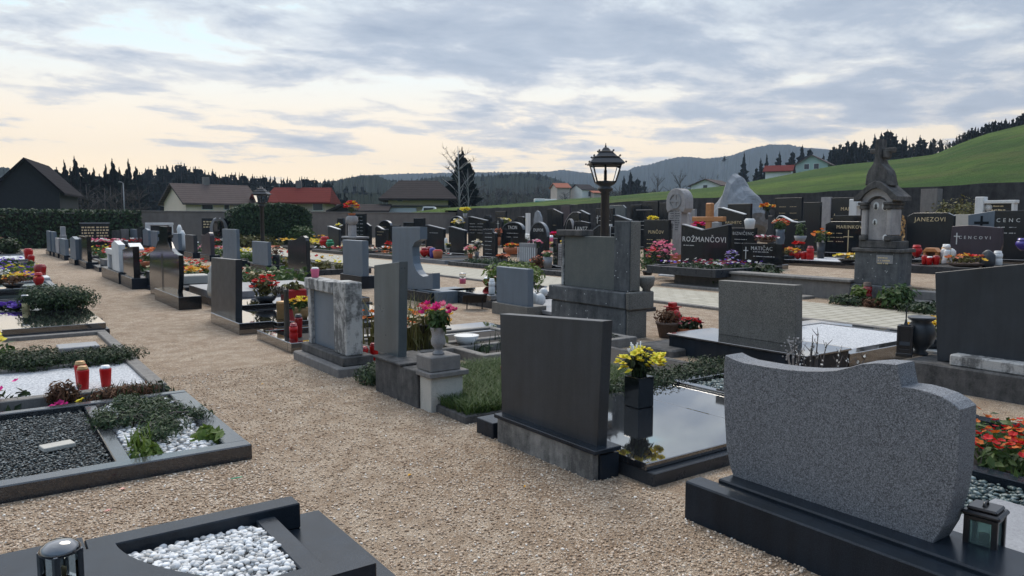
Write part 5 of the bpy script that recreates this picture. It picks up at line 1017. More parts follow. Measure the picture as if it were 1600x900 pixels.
for px,l,bd,sh,h,r in((1229,'red candle lying low at left of white gravel grave','candle_body','cup',.2,.09),(1238,'squat red candle second from left on white gravel grave','candle_body','heart',.22,.1),(1247,'red candle in front of tall one on white gravel grave','candle_body','cup',.22,.09),(1257,'tallest bright red candle on white gravel grave','candle_body','tall',.38,.10)):
    candle(x+.25,onx(px,415,x)[0],gz(19,10)+.15,l,bd,h,r,'candle_deep',sh)
potted(19.6,onx(1247,390,19.6)[0],gz(19.6,11)+.3,'red glass bowl lantern on a stem above the candles','vase','polished_black',.12,.2,('red',),'heather_brown',.16,.1,20,20,.07)
potted(18.7,onx(1330,415,18.7)[0],gz(18.7,10)+.15,'yellow pansies in a low row by the monument','bowl','kerb_dark',.35,.08,('gold','yellow','cream'),'leaf_olive',.5,.14,34,60,.07)
potted(18.8,onx(1232,402,18.8)[0],gz(18.8,11)+.15,'orange flowers at left end of white gravel grave','bowl','kerb_dark',.22,.1,('gold','orange'),'leaf_olive',.34,.22,22,60,.07)
X=19.8
potted(X,onx(1283,380,X)[0],gz(X,11)+.1,'orange roses and pale foliage in a tall vase left of gold cross stone','tall','back_grey',.12,.5,('gold','orange'),'leaf_green',.24,.4,14,110,.07)
potted(19.9,onx(1219,370,19.9)[0],gz(19.9,13)+.4,'tall grey vase with big red orange bouquet','vase','back_blue',.17,.55,('red','salmon','orange','cream'),'leaf_green',.27,.34,40,120,.055)
potted(21.8,onx(1251,360,21.8)[0],gz(21.8,13)+.5,'grassy green plant in a pot before the plain black block','bowl','slab_grey',.2,.2,(),'leaf_green',.22,.55,0,120,.05)
potted(16.9,onx(1197,380,16.9)[0],onx(1197,379,16.9)[1],'dried wreath with pink and white berries on top of black stone','bowl','wicker_brown',.2,.06,('maroon','pink','white'),'heather_brown',.34,.14,36,130,.04)
bush(15.6,onx(1185,440,15.6)[0],0,'dark leafy rhododendron before the faint heading stone',.55,.65,.62,1300,'leaf_dark',.09)
bush(15.0,onx(1138,445,15)[0],0,'low broadleaf bush at the end of the flower bed',.55,.55,.42,800,'leaf_green',.09); bush(15.3,onx(1120,430,15.3)[0],0,'spiky green shrub before the V topped stone',.35,.4,.7,600,'leaf_green',.09)
X=15.6
potted(X,onx(1034,425,X)[0],.1,'tall pink blossom spray beside large square black stone','pot','kerb_dark',.12,.12,('pink','pink','pink'),'leaf_dark',.42,.9,90,130,.055)
potted(15.3,onx(1012,420,15.3)[0],.1,'green plant with red and orange blooms right of lichen monument','pot','kerb_dark',.16,.12,('red','orange'),'leaf_green',.42,.75,8,260,.09)
t=thing('stone_plate','sparkling white gravel plate on the flower bed','stone plate',(15.1,onx(1056,438,15.1)[0],.14)); MB().box(-.2,.3,-.45,.45,0,.05,.01).build('plate','fine_white',t)
potted(16.4,onx(1143,400,16.4)[0],.2,'lilac flowers with white ribbon right of V topped stone','pot','slab_grey',.12,.14,('lilac','lilac','white'),'leaf_dark',.18,.55,30,110,.05)
X=16.3
candle(X,onx(1064,418,X)[0],.22,'dark red candle at left foot of V topped stone','candle_deep',.2,.07,'candle_deep'); candle(X,onx(1068,418,X)[0],.22,'white candle at left foot of V topped stone','wax_white',.22,.06,'wax_white'); candle(X,onx(1088,418,X)[0],.2,'bright red candle with cross at foot of V topped stone','candle_body',.3,.08,'candle_deep')
t=thing('stone_plate','cream plate next to the bright red candle','stone plate',(16.3,onx(1095,418,16.3)[0],.2)); MB().box(-.05,.05,-.12,.12,0,.12,.01).build('plate','cream_stone',t)
candle(15.8,onx(985,415,15.8)[0],.1,'small purple candle jar in the bed by lichen monument','glass_blue',.2,.07,'lid_silver')
# flowers and lanterns further along
for px,X,dz,l,kind,pot,r,h,pet,fol,fr,fh,n,nl,br in [
 (735,15.6,.05,'pastel bouquet of cream and pink roses in terracotta vase','tall','terracotta',.12,.3,('cream','pink','salmon'),'leaf_green',.36,.42,44,100,.09),
 (745,16.0,.1,'white lilies bouquet right of the pastel roses','tall','slab_grey',.12,.3,('white','cream'),'leaf_dark',.34,.65,22,100,.10),
 (786,15.0,0,'rust orange chrysanthemums in a grey stone pot','tall','rough_concrete',.17,.34,('orange','salmon'),'heather_brown',.36,.2,70,130,.06),
 (800,16.4,.3,'long terracotta trough of red and gold flowers before the glossy arch','bowl','terracotta',.42,.3,('red','gold','orange'),'leaf_olive',.42,.18,50,80,.08),
 (836,16.6,.3,'pale pink bouquet left of small arched stone','tall','rough_concrete',.13,.35,('pink','white','pink'),'leaf_dark',.36,.36,40,90,.09),
 (856,14.9,.1,'white pot of pink and orange flowers near lichen monument','tall','slab_grey',.2,.42,('pink','salmon','cream'),'leaf_green',.3,.26,40,100,.06),
 (840,14.7,.1,'reddish brown heather mound on the juniper grave','bowl','terracotta',.2,.05,('salmon',),'heather_brown',.42,.5,20,330,.05),
 (822,19.5,.3,'white chrysanthemums right of glossy black arch','bowl','slab_grey',.3,.2,('white','white'),'leaf_green',.5,.5,50,60,.12),
 (869,21,.3,'crimson roses between two dark stones','vase','kerb_dark',.2,.3,('red','magenta'),'leaf_dark',.45,.45,36,60,.13),
 (877,19,.3,'yellow pansy bowl left of the flaring stone','bowl','cream_stone',.3,.2,('yellow','gold'),'leaf_green',.4,.25,34,50,.1),
 (865,18,.2,'cream and yellow flowers on white shelf stones','bowl','cream_stone',.4,.3,('cream','yellow'),'leaf_green',.5,.3,40,60,.1),
 (816,22.5,1.1,'yellow flowers high beside thin white pillar','bowl','kerb_dark',.2,.15,('yellow',),'leaf_green',.45,.2,24,30,.12),
 (716,20.6,.9,'cream and yellow wreath before the arched stone','bowl','kerb_dark',.25,.15,('cream','yellow','white'),'leaf_dark',.5,.6,40,90,.13),
 (727,21,1.5,'bright yellow daffodil bunch above the wide slanted stone','bowl','slab_grey',.15,.3,('yellow',),'leaf_bright',.42,.4,30,30,.14),
 (725,20.4,.7,'sky blue plastic bag among the bouquets','bowl','slab_grey',.3,.1,('lilac',),'leaf_dark',.3,.1,6,10,.08),
 (700,16.5,.2,'pale candle and small yellow flowers between slant topped stones','pot','wax_white',.1,.2,('yellow','white'),'leaf_dark',.22,.3,12,40,.08),
 (789,22,1.0,'yellow green blossoms beside the glossy black arch','bowl','kerb_dark',.2,.2,('yellow','cream'),'leaf_bright',.5,.4,26,60,.12),
 (778,17.4,.5,'dry orange foliage behind the narrow text stone','tall','terracotta',.15,.4,('salmon',),'heather_brown',.3,.5,12,130,.08),
 (1019,23,.9,'yellow bouquet in front of white rimmed frame stone','vase','slab_grey',.15,.3,('yellow','yellow'),'leaf_bright',.32,.5,30,50,.12),
 (965,20.5,.8,'white flowers on top of slanted stone right of lamp post','bowl','kerb_dark',.2,.1,('white',),'leaf_dark',.5,.3,22,40,.12),
 (1092,21.5,.9,'bright red poinsettia left of wooden cross','bowl','slab_grey',.2,.2,('red','magenta'),'leaf_dark',.36,.35,24,40,.14),
 (1197,24.5,1.3,'orange yellow bouquet in a vase beside the big rock','vase','kerb_dark',.15,.4,('gold','orange'),'leaf_dark',.42,.35,36,60,.12),
 (1463,27,.6,'pale orange leafed plant left of yellow green conifer','bowl','wicker_brown',.3,.2,('salmon',),'leaf_olive',.6,.9,20,160,.12),
 (602,15.0,.15,'orange and white flowers before the wavy shouldered stone','bowl','terracotta',.25,.12,('orange','orange','white'),'leaf_green',.36,.24,32,70,.1),
 (609,15.6,.15,'scarlet flowers behind the curved cut stone','bowl','kerb_dark',.2,.12,('red',),'leaf_dark',.3,.5,22,60,.11),
 (530,18.3,.8,'yellow white wreath leaning on the tapered stone','bowl','kerb_dark',.2,.1,('yellow','white'),'leaf_olive',.35,.55,30,70,.12),
 (495,15.0,.15,'cream rose cluster at left of red heart lantern','bowl','kerb_dark',.2,.1,('cream','yellow'),'leaf_green',.4,.3,30,60,.12),
 (488,20,.2,'bush with three white blossoms high at the wall','tall','kerb_dark',.15,1.0,('white',),'leaf_green',.5,1.0,14,160,.15),
 (505,17.5,.2,'orange brown dry wreath before the stucco wall','bowl','basket',.5,.2,('gold',),'heather_brown',.9,.3,16,120,.12),
 (563,10.9,.1,'yellow and orange flowers at the path edge by pale blue stone','bowl','kerb_dark',.2,.1,('gold','yellow'),'leaf_olive',.35,.3,24,70,.07)]:
    y=onx(px,400,X)[0]; potted(X,y,gz(X,y)+dz,l,kind,pot,r*.8,h*.85,pet,fol,fr*.68,fh*.75,int(n*.8),nl,br*.72,ls=.06)
for px,X,dz,l,bd,sh,h,r,li in [(663,14.6,.16,'large red glass lantern on light kerb','candle_body','heart',.38,.16,'candle_deep'),(672,14.9,.16,'deep red lantern next to the large glass one','candle_deep','cup',.4,.14,'candle_deep'),(676,14.4,.16,'purple glass lantern between red and orange ones','glass_blue','cup',.4,.13,'glass_blue'),(684,14.4,.16,'orange red pot lantern right of purple one','terracotta','cup',.34,.2,'candle_body'),(653,13.7,.02,'pink white candle at the paved path edge','petal_pink','cup',.25,.1,'wax_white'),
 (508,15.0,.15,'bright red heart lantern at far kerbed grave','candle_body','heart',.6,.26,'candle_body'),(516,15.1,.15,'emerald green lantern right of the red heart one','glass_green','heart',.45,.2,'glass_green'),(697,16.5,.3,'tall white candle between slant topped stones','wax_white','cup',.5,.07,'wax_white'),(662,17,.6,'small white angel bottle in the curved cut gap','porcelain','cup',.4,.1,'porcelain'),
 (861,18.5,.4,'pink and silver lantern among cream flowers','petal_pink','tall',.5,.1,'lid_silver'),(1126,18.0,.9,'pale grey glass lantern right of wooden cross','slab_grey','cup',.35,.12,'lid_silver'),(1170,18.4,1.25,'white square pot atop the long heading stone','porcelain','cup',.3,.16,'porcelain')]:
    y=onx(px,400,X)[0]; candle(X,y,gz(X,y)+dz,l,bd,h,r,li,sh,name='candle_lantern' if h>.3 else 'grave_candle')
# terrace items at the far right
X=19.0; g_=lambda X,y:gz(X,y)
T=border(18.2,20.6,onx(1590,420,19)[0],onx(1440,420,19)[0],gz(19,8),'dark kerbed grave crowded with ornaments below the purple tilted stone','kerb_dark',.18,.12,'soil',.14)
border(19.6,21.9,onx(1484,400,20)[0],onx(1424,400,20)[0],gz(20,8.5),'dark stepped slab under the copper sprig stone','polished_black',.24,.1,'polished_black',.2)
for px,X,dz,l,bd,sh,h,r,li in [(1432,20,.25,'large red heart lantern right of the tall monument','candle_body','heart',.34,.12,'candle_body'),(1478,20.2,.2,'tall amber glass lantern with white lid','glass_amber','tall',.42,.11,'porcelain'),(1445,18.5,.2,'red candle at left of the white topped one on terrace','candle_body','cup',.22,.07,'candle_deep'),(1453,18.4,.2,'red candle with white top on the terrace kerb','candle_body','cup',.2,.07,'wax_white'),(1463,18.5,.2,'square red candle right of the white topped one','candle_body','cup',.22,.08,'candle_deep'),(1559,19.2,.2,'white and blue candle right of dark rock','porcelain','tall',.34,.1,'porcelain'),(1597,20.5,.5,'blue glass lantern cut by the right frame edge','glass_blue','heart',.3,.14,'glass_blue')]:
    y=onx(px,400,X)[0]; candle(X,y,gz(X,y)+dz,l,bd,h,r,li,sh,name='candle_lantern' if h>.33 else 'grave_candle')
def figure(px,X,dz,l,h,mat='porcelain',wings=False):
    y=onx(px,400,X)[0]; t=thing('figurine',l,'figurine',(X,y,gz(X,y)+dz)); k=h
    MB().lathe([(.22*k,0),(.24*k,.08*k),(.2*k,.3*k),(.14*k,.5*k),(.16*k,.62*k),(.08*k,.7*k)],seg=12).ico((0,0,.82*k),.13*k,2,.05).build('body',mat,t)
    if wings: MB().ico((.06*k,.2*k,.5*k),.24*k,2,.3,(.25,.7,1.1)).ico((.06*k,-.2*k,.5*k),.24*k,2,.3,(.25,.7,1.1)).build('wing',mat,t)
figure(1449,20.2,.24,'left white dove figurine on dark stepped slab',.22); figure(1466,20.2,.24,'right white dove figurine on dark stepped slab',.24); figure(1457,20.1,.24,'grey angel figurine between two white doves',.3,'slab_grey',True)
figure(1480,18.9,.2,'white winged angel statue before the purple tilted stone',.5,'porcelain',True)
y=onx(1480,385,20.3)[0]
t=thing('lantern_house','brown wooden arched house lantern on the terrace grave','lantern',(18.9,onx(1456,405,18.9)[0],gz(18.9,8)+.2)); MB().box(-.1,.1,-.17,-.11,0,.28,.01).box(-.1,.1,.11,.17,0,.28,.01).prism([(-.19,.281),(.19,.281),(.1,.38),(-.1,.38)],-.12,.12,'x',.01).build('house','wood_cross',t); MB().box(.05,.08,-.11,.11,0,.28).build('back_panel','wood_old',t)
y=onx(1510,412,18.8)[0]; potted(18.8,y,gz(18.8,y)+.16,'wide bowl of orange, red and yellow flowers on terrace grave','bowl','wicker_brown',.42,.1,('orange','red','gold','salmon'),'leaf_olive',.46,.2,34,170,.07)
t=thing('memorial_rock','dark upright rock right of the wide flower bowl','rock',(18.9,onx(1543,410,18.9)[0],gz(18.9,7)+.15)); MB().ico((0,0,.18),.2,3,.25,(.6,.8,1.15)).build('rock','back_grey',t)
# ------------------------------------------------------------------ lamp posts
def lamp(loc,label):
    t=thing('lamp_post',label,'lamp post',loc,YAW*-1,'cast iron lamp posts'); H=3.13
    MB().lathe([(.14,0),(.14,.25),(.10,.32),(.085,.5),(.082,2.12),(.10,2.14),(.082,2.17),(.15,2.22),(.15,2.26),(.10,2.29),(.19,2.34),(.19,2.36),(.05,2.40)],seg=18).build('pole','metal_black',t)
    zb,zt=2.37,2.70; rb,rt=.25,.38; f=MB()
    for k in range(4):
        a=PI/4+k*PI/2; p=(rb*math.cos(a),rb*math.sin(a),zb); q=(rt*math.cos(a),rt*math.sin(a),zt); f.tube([p,q],.016,5)
        a2=a+PI/2; f.tube([p,(rb*math.cos(a2),rb*math.sin(a2),zb)],.018,5); f.tube([q,(rt*math.cos(a2),rt*math.sin(a2),zt)],.02,5)
    f.tube([(0,0,2.36),(0,0,2.6)],.03,8); f.tube([(0,0,2.55),(0,0,2.72)],.022,6)
    f.build('frame','metal_black',t)
    g=MB()
    for k in range(4):
        a=PI/4+k*PI/2; a2=a+PI/2; c_=.97; g.add([(rb*c_*math.cos(a),rb*c_*math.sin(a),zb+.01),(rb*c_*math.cos(a2),rb*c_*math.sin(a2),zb+.01),(rt*c_*math.cos(a2),rt*c_*math.sin(a2),zt-.01),(rt*c_*math.cos(a),rt*c_*math.sin(a),zt-.01)],[(0,1,2,3)])
    g.build('glass','lamp_glass',t)
    r=MB().lathe([(.42,zt+0.006),(.46,zt+0.009),(.46,zt+0.019),(.46,zt+0.032),(.33,zt+0.139),(.36,zt+0.148),(.28,zt+0.158),(.18,zt+0.239),(.20,zt+0.252),(.13,zt+0.265),(.06,zt+0.328),(.02,zt+0.340),(.025,zt+0.365),(.012,zt+0.378),(.008,zt+0.416)],seg=4,smooth=False)
    for k in range(4):
        a=PI/4+k*PI/2
        for rr,zz in((.49,zt+0.025),(.35,zt+0.151),(.19,zt+0.258)): r.ico((rr*math.cos(a),rr*math.sin(a),zz+.015),.022,1)
    r.build('roof','metal_black',t); return t
m,nt,b=nm('lamp_glass'); b.inputs['Base Color'].default_value=(1,1,1,1); b.inputs['Transmission Weight'].default_value=1; b.inputs['Roughness'].default_value=.0; b.inputs['IOR'].default_value=1.03
l1=lamp((10.0,onx(945,360,10.0)[0],0),'tall black lantern lamp post standing behind the lichen monument')
l2=copy_tree(l1); l2.location=(10.0,onx(410,360,10.0)[0],0); l2['label']='far black lamp post in front of the rounded hedge by red roof'
# ------------------------------------------------------------------ far part of the second row
for a in [('grey stone sixth from the hedge end of second row',203,212,358,'back_blue','flat'),('black narrow stone between two grey ones near white frame',214,221,355,'black_face','flat'),('grey stone with small notch next to black narrow stone',222.5,231,357,'back_blue','house'),('grey stone directly before the white frame monument',235,245,361,'back_blue','flat'),('grey stone with white figures on its right side',268,278,364.5,'back_blue','flat'),('greenish grey square stone right of white figures',289,302,367,'back_grey','flat'),('purplish stone with rounded cap in second row',314,328,362.5,'purple_stone','waveL')]:
    b2(a[0],a[1],a[2],a[3],7.5,a[4],a[5],.2,.25)
y=onx(284,395,7.9)[0]; t=thing('figurine','pair of white angels beside the greenish grey stone','figurine',(7.9,y,.2)); MB().lathe([(.2,0),(.22,.3),(.12,.6),(.14,.75),(.05,.95)],0,-.3,12).lathe([(.24,0),(.2,.4),(.1,.8),(.13,1.0),(.05,1.2)],0,.3,12).build('body','porcelain',t)
for i,(y0,y1,l,pet,fo,X) in enumerate([(21.5,24.5,'low mixed planting behind the pale blue stone base',('yellow','gold','white'),'leaf_olive',7.9),(25.5,28.5,'trailing plants behind the small pale square stone',('red','white'),'leaf_green',7.9),(29.5,33,'green shrubs behind the tall grey slab',('yellow',),'leaf_bright',7.9),(34,38,'red flowers behind the purplish stone',('red','pink'),'leaf_green',7.9),(39,46,'mixed beds behind the far grey stones',('white','red','yellow'),'leaf_green',7.9)]):
    border(X-.1,X+2,y0,y1,0,'kerbed plot in second row holding '+l.split(' behind')[0]+(' A' if 0 else ''),'kerb_dark',.16,.12,'soil'); bed(X,X+1.9,y0+.1,y1-.1,.12,l,pet,fo,.3,45,420,.10,.06)
x=8.0; potted(x,onx(432,425,x)[0],.1,'dried flower pot between two square stones of second row','vase','kerb_dark',.16,.4,('salmon','cream'),'heather_brown',.3,.3,16,80,.07)
# monuments along the back wall, facing the camera side
def hy(label,Y,p0,p1,py,mat='black_face',bm='polished_black',t_=.2,base=.2,rows=None,cat='gravestone',trim=None):
    xa,_=ony(p0,py,Y); xb,_=ony(p1,py,Y); _,zt=ony((p0+p1)/2,py,Y); xc=(xa+xb)/2; w_=xb-xa
    T=thing('gravestone',label,cat,(xc,Y,0),0,'gravestones'); MB().box(-w_/2,w_/2,0,t_,base,zt,.01).build('headstone',mat,T); MB().box(-w_/2-.1,w_/2+.1,-.3,t_+.1,-.05,base-.001,.01).build('plinth',bm,T)
    if trim: MB().box(-w_/2-.02,w_/2+.02,-.02,t_+.02,zt+.001,zt+.06,.01).build('coping',trim,T)
    if rows:
        b=MB(); n,c=rows
        for k in range(n):
            for q in range(c):
                u=-w_/2+w_*(q+.08)/c; e=-w_/2+w_*(q+.88)/c
                while u<e: l=random.uniform(.06,.16); b.box(u,u+l,-.006,.001,zt-.25-k*.16,zt-.17-k*.16); u+=l+.05
        b.build('lettering','gold_letter',T)
    return T
hy('wide black wall stone with two columns of gold writing before the hedge',49.0,125,171,349.5,rows=(4,2),trim='kerb_light')
hy('brown stone panel beside the gold written wall stone',49.3,175,188,360,'mossy_dark'); hy('second brown stone panel at the wall',49.4,189,201,358,'rough_concrete')
T=hy('black plaque inside white post and beam frame at the back wall',48.6,231,268,353,'black_face'); _,zt=ony(250,348,48.6)
w_=ony(271,350,48.6)[0]-ony(228.5,350,48.6)[0]; MB().box(-w_/2,w_/2,-.1,.3,zt-.14,zt,.01).box(-w_/2,-w_/2+.22,-.08,.28,0,zt-.141,.01).box(w_/2-.24,w_/2-.02,-.08,.28,0,zt-.141,.01).build('white_frame','marble_white',T)
T=hy('black double winged memorial with pale arcs round a dark gap',48.2,316,333,341,'black_face',rows=(3,1)); xo=ony(341.5,360,48.2)[0]-T.location.x; w2=(ony(367,341,48.2)[0]-ony(350,341,48.2)[0]); z2=ony(340,341,48.2)[1]
MB().box(xo+.35,xo+.35+w2,0,.2,.2,z2,.01).build('right_wing','black_face',T); b=MB(); zc=ony(340,358,48.2)[1]
for s in(-1,1):
    ring=[(xo+s*(.52*math.sin(a)),zc+.72*math.cos(a)) for a in [PI*(.08+.8*k/14) for k in range(15)]]+[(xo+s*(.36*math.sin(a)),zc+.66*math.cos(a)) for a in [PI*(.08+.8*k/14) for k in range(14,-1,-1)]]
    MB().prism(ring,-.08,.1,'y',0).build('pale_arc','slab_grey',T)
MB().box(xo-.6,xo+.6,.201,.3,.2,zc+.5).build('back_panel','polished_black',T)
bed(5,9,47.4,48.4,.1,'red and white flowers on the wall stone grave',('red','white','pink'),'leaf_dark',.4,90,240,.15,.12); bed(11.5,16,46.5,47.6,.1,'white and red flowers below the winged memorial',('white','cream','red'),'leaf_green',.35,90,260,.15,.12)
bush(13.3,45.5,0,'yellow flowering low shrub near the far lamp post',1.6,.9,.8,900,'leaf_olive',.14); bush(16.5,46,0,'dark evergreen mound right of rounded hedge',.9,.9,1.4,900,'leaf_green',.14)
# ------------------------------------------------------------------ walls and hedges
t=thing('boundary_wall','long brown stucco wall closing the back of the cemetery','wall',(0,0,0)); MB().box(7.0,31.3,51.9,52.25,-.1,2.14,.02).build('wall','stucco',t); MB().box(6.95,31.35,51.85,52.3,2.141,2.2,.015).build('coping','kerb_concrete',t)
t=thing('boundary_wall','dark rough stone retaining wall along the foot of the meadow','wall',(0,0,0)); b=MB(); ws=[]
ys=[-14+i*.8 for i in range(83)]
def wtop(y): return 2.50+.62*max(0,min(1,(45-y)/40))
vs=[];fs=[]
for y in ys:
    zt=wtop(y)+.06*noise.noise(Vector((y*.9,0,0)))+.03*noise.noise(Vector((y*3,5,0)))
    for x,z in((31.15,-.1),(31.18+.05*noise.noise(Vector((y,1,0))),1.3),(31.2,zt),(31.75,zt),(31.8,-.1)): vs.append((x,y,z))
n=len(ys); fs=[(k*5+i,k*5+i+1,(k+1)*5+i+1,(k+1)*5+i) for k in range(n-1) for i in range(4)]+[(0,1,2,3,4),tuple(reversed(range((n-1)*5,n*5)))]
fs=[tuple(reversed(f)) for f in fs]
b.add(vs,fs); b.build('wall','wall_dark',t)
def hedge(label,x0,x1,y0,y1,h,n,round_=0.0,ls=.13):
    t=thing('hedge',label,'hedge',((x0+x1)/2,(y0+y1)/2,0),0,'clipped hedges'); a,d=(x1-x0)/2,(y1-y0)/2; f=MB()
    for _ in range(n):
        side=random.random()
        if side<.34: p=Vector((random.uniform(-a,a),random.uniform(-d,d),h)); nn=Vector((0,0,1))
        elif side<.92: p=Vector((random.uniform(-a,a),-d,random.uniform(0,h))); nn=Vector((0,-1,.2))
        else: s=random.choice((-1,1)); p=Vector((s*a,random.uniform(-d,d),random.uniform(0,h))); nn=Vector((s,0,.2))
        if round_:
            u=abs(p.x)/a; v=p.z/h; k=1-round_*(u**4)*(v**2); p.z*=k
        p+=nn*(.10*noise.noise(p*1.2)+random.uniform(-.1,.05)); f.leaf(p,(nn+Vector((random.uniform(-1,1),random.uniform(-1,1),random.uniform(-.6,1)))).normalized(),ls*random.uniform(.6,1.3),1.5)
    f.build('foliage','hedge_leaf',t); s=MB()
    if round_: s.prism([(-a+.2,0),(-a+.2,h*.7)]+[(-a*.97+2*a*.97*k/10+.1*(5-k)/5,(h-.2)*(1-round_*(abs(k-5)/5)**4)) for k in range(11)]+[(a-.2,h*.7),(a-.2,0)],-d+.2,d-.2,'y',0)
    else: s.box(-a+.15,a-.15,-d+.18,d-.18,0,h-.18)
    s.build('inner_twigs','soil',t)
    b=MB()
    for k in range(int(a*1.2)): xx=-a+.4+k*1.6; b.tube([(xx,0,0),(xx,0,h*.5)],.05,5)
    b.build('stem','bark',t)
hedge('long clipped dark hedge along the back left of the cemetery',-14,8.3,51.0,52.6,2.17,11000)
x0=ony(366,350,46.8)[0]; x1=ony(487,350,46.8)[0]; hedge('rounded clipped hedge block in front of red roofed house',x0,x1,46.8,48.8,ony(425,319,46.8)[1],7000,.22)
bush(-.2,50.3,0,'bare brown brush pile at the hedge foot by path end',1.6,.5,1.0,500,'heather_brown',.2)
# ------------------------------------------------------------------ meadow rising behind the right wall
CP=[(600,336),(690,327),(760,321.5),(850,315),(940,309),(1000,304),(1095,296),(1145,291),(1165,286.5),(1250,270.5),(1310,260),(1365,255),(1411,250),(1457,244),(1476,235),(1502,224),(1537,212),(1600,197),(1700,180),(1900,160),(2200,160)]
DP=[(600,62),(760,80),(1000,110),(1200,150),(1400,165),(1600,140),(2200,120)]
def lerp(T_,x):
    for (a,b_),(c,d_) in zip(T_,T_[1:]):
        if x<=c: return b_+(d_-b_)*max(0,(x-a))/(c-a)
    return T_[-1][1]
def dirn(px): 
    d=ray(px,343); l=math.hypot(d[0],d[1]); return d[0]/l,d[1]/l
def crest(px):
    r=lerp(DP,px); ux,uy=dirn(px); F=r*(ux*math.sin(YAW)+uy*math.cos(YAW)); yy=lerp(CP,px) if px<=1600 else lerp(CP,px); z=EYE+(343-yy)/1180*F/math.cos(PITCH)**2*1.0; return r,z
cols=list(range(640,2200,14)); vs=[];fs=[]; NR=26
for px in cols:
    ux,uy=dirn(px); rw=min(31.7/ux,200) ; rw=max(rw,0)
    if uy*rw>52.6: rw=52.6/uy if 31.7/ux*uy>52.6 and px<700 else rw
    r,z=crest(px); r0=min(rw,r*.93); z0=wtop(r0*uy)-.12 if px>692 else -.1
    for k in range(NR):
        if k<=18:
            t_=k/18; rr=r0+(r-r0)*t_; zz=z0+(z-z0)*(1.35*t_-.35*t_*t_ if z>z0 else t_); zz=min(zz,EYE+(z-EYE)*rr/r+.0) if t_<1 and (z-EYE)>0 else zz
        else:
            t_=(k-18)/7; rr=r*(1+2.2*t_); zz=EYE+(z-EYE)*rr/r*(1-.22*t_)-.5*t_-(.15 if k==19 else .3)
        nz=.12*noise.noise(Vector((rr*ux*.12,rr*uy*.12,0))) if 2<k else 0
        vs.append((rr*ux,rr*uy,zz+nz))
fs=[(i*NR+k,(i+1)*NR+k,(i+1)*NR+k+1,i*NR+k+1) for i in range(len(cols)-1) for k in range(NR-1)]
g=MB().add(vs,fs,True); struct(g.build('meadow_hill','meadow'))
def beyond(px,F):
    """ground point past the crest, on the slope that runs on behind it"""
    ux,uy=dirn(px); r=F/(ux*math.sin(YAW)+uy*math.cos(YAW)); rc,z=crest(px); t_=max(0,(r/rc-1)/2.2); return (r*ux,r*uy,EYE+(z-EYE)*r/rc*(1-.22*t_)-.5*t_-.3)
# ------------------------------------------------------------------ hills
def hillside(name,pts,F,mat,sp,jit,front=.55,back=1.35,step=2,z0=-2):
    cols=[]; px=pts[0][0]
    while px<=pts[-1][0]: cols.append(px); px+=step
    K=[(front,0),(front+(1-front)*.25,.22),(front+(1-front)*.5,.50),(front+(1-front)*.75,.80),(front+(1-front)*.9,.94),(1,1),(1.08,.9),(back,0)]
    vs=[]
    for px in cols:
        ux,uy=dirn(px); yy=lerp(pts,px); c=ux*math.sin(YAW)+uy*math.cos(YAW)
        zc=EYE+(343-yy)/1180*F
        for q,hq in K:
            r=F*q/c; nz=jit*F/1180*(noise.noise(Vector((px*.35,q*9,F)))+.8*noise.noise(Vector((px*.9,q*20,F)))) if hq>.3 else 0
            rel=.10*hq*(1-hq)*4*noise.noise(Vector((px*.02,q*3,F*.01)))
            vs.append((r*ux,r*uy,z0+(zc-z0)*(hq+rel)+nz))
    n=len(K); g=MB().add(vs,[(i*n+k,(i+1)*n+k,(i+1)*n+k+1,i*n+k+1) for i in range(len(cols)-1) for k in range(n-1)],False); return struct(g.build(name,mat))
FH=[(560,275),(640,272),(760,270),(857,269),(880,266),(900,269),(920,271.5),(940,271),(960,267),(980,267.5),(990,262),(1015,258),(1037,251),(1060,246.5),(1080,247),(1100,249),(1122,247),(1142,244),(1160,237),(1177,232),(1200,227.5),(1230,228),(1250,232),(1300,236),(1340,242),(1400,250),(1700,262)]
hillside('far_hill',FH,1900,'forest_floor',1,1.6,step=1.6)
MH=[(-260,270),(0,262),(40,266),(85,276),(230,290),(330,284),(400,287),(480,288),(525,283),(560,276),(590,275),(607,282),(640,284),(670,279),(690,277),(745,277),(800,273),(832,272),(857,277),(890,288),(940,296),(1000,304),(1100,312)]
hillside('wooded_hill',MH,620,'forest_floor',1,3.0,step=1.5)
NH=[(-260,300),(60,296),(220,296),(480,300),(700,304),(900,302),(1100,300),(1300,290)]
hillside('wooded_slope',NH,330,'forest_floor',1,3.5,front=.6,step=1.5)
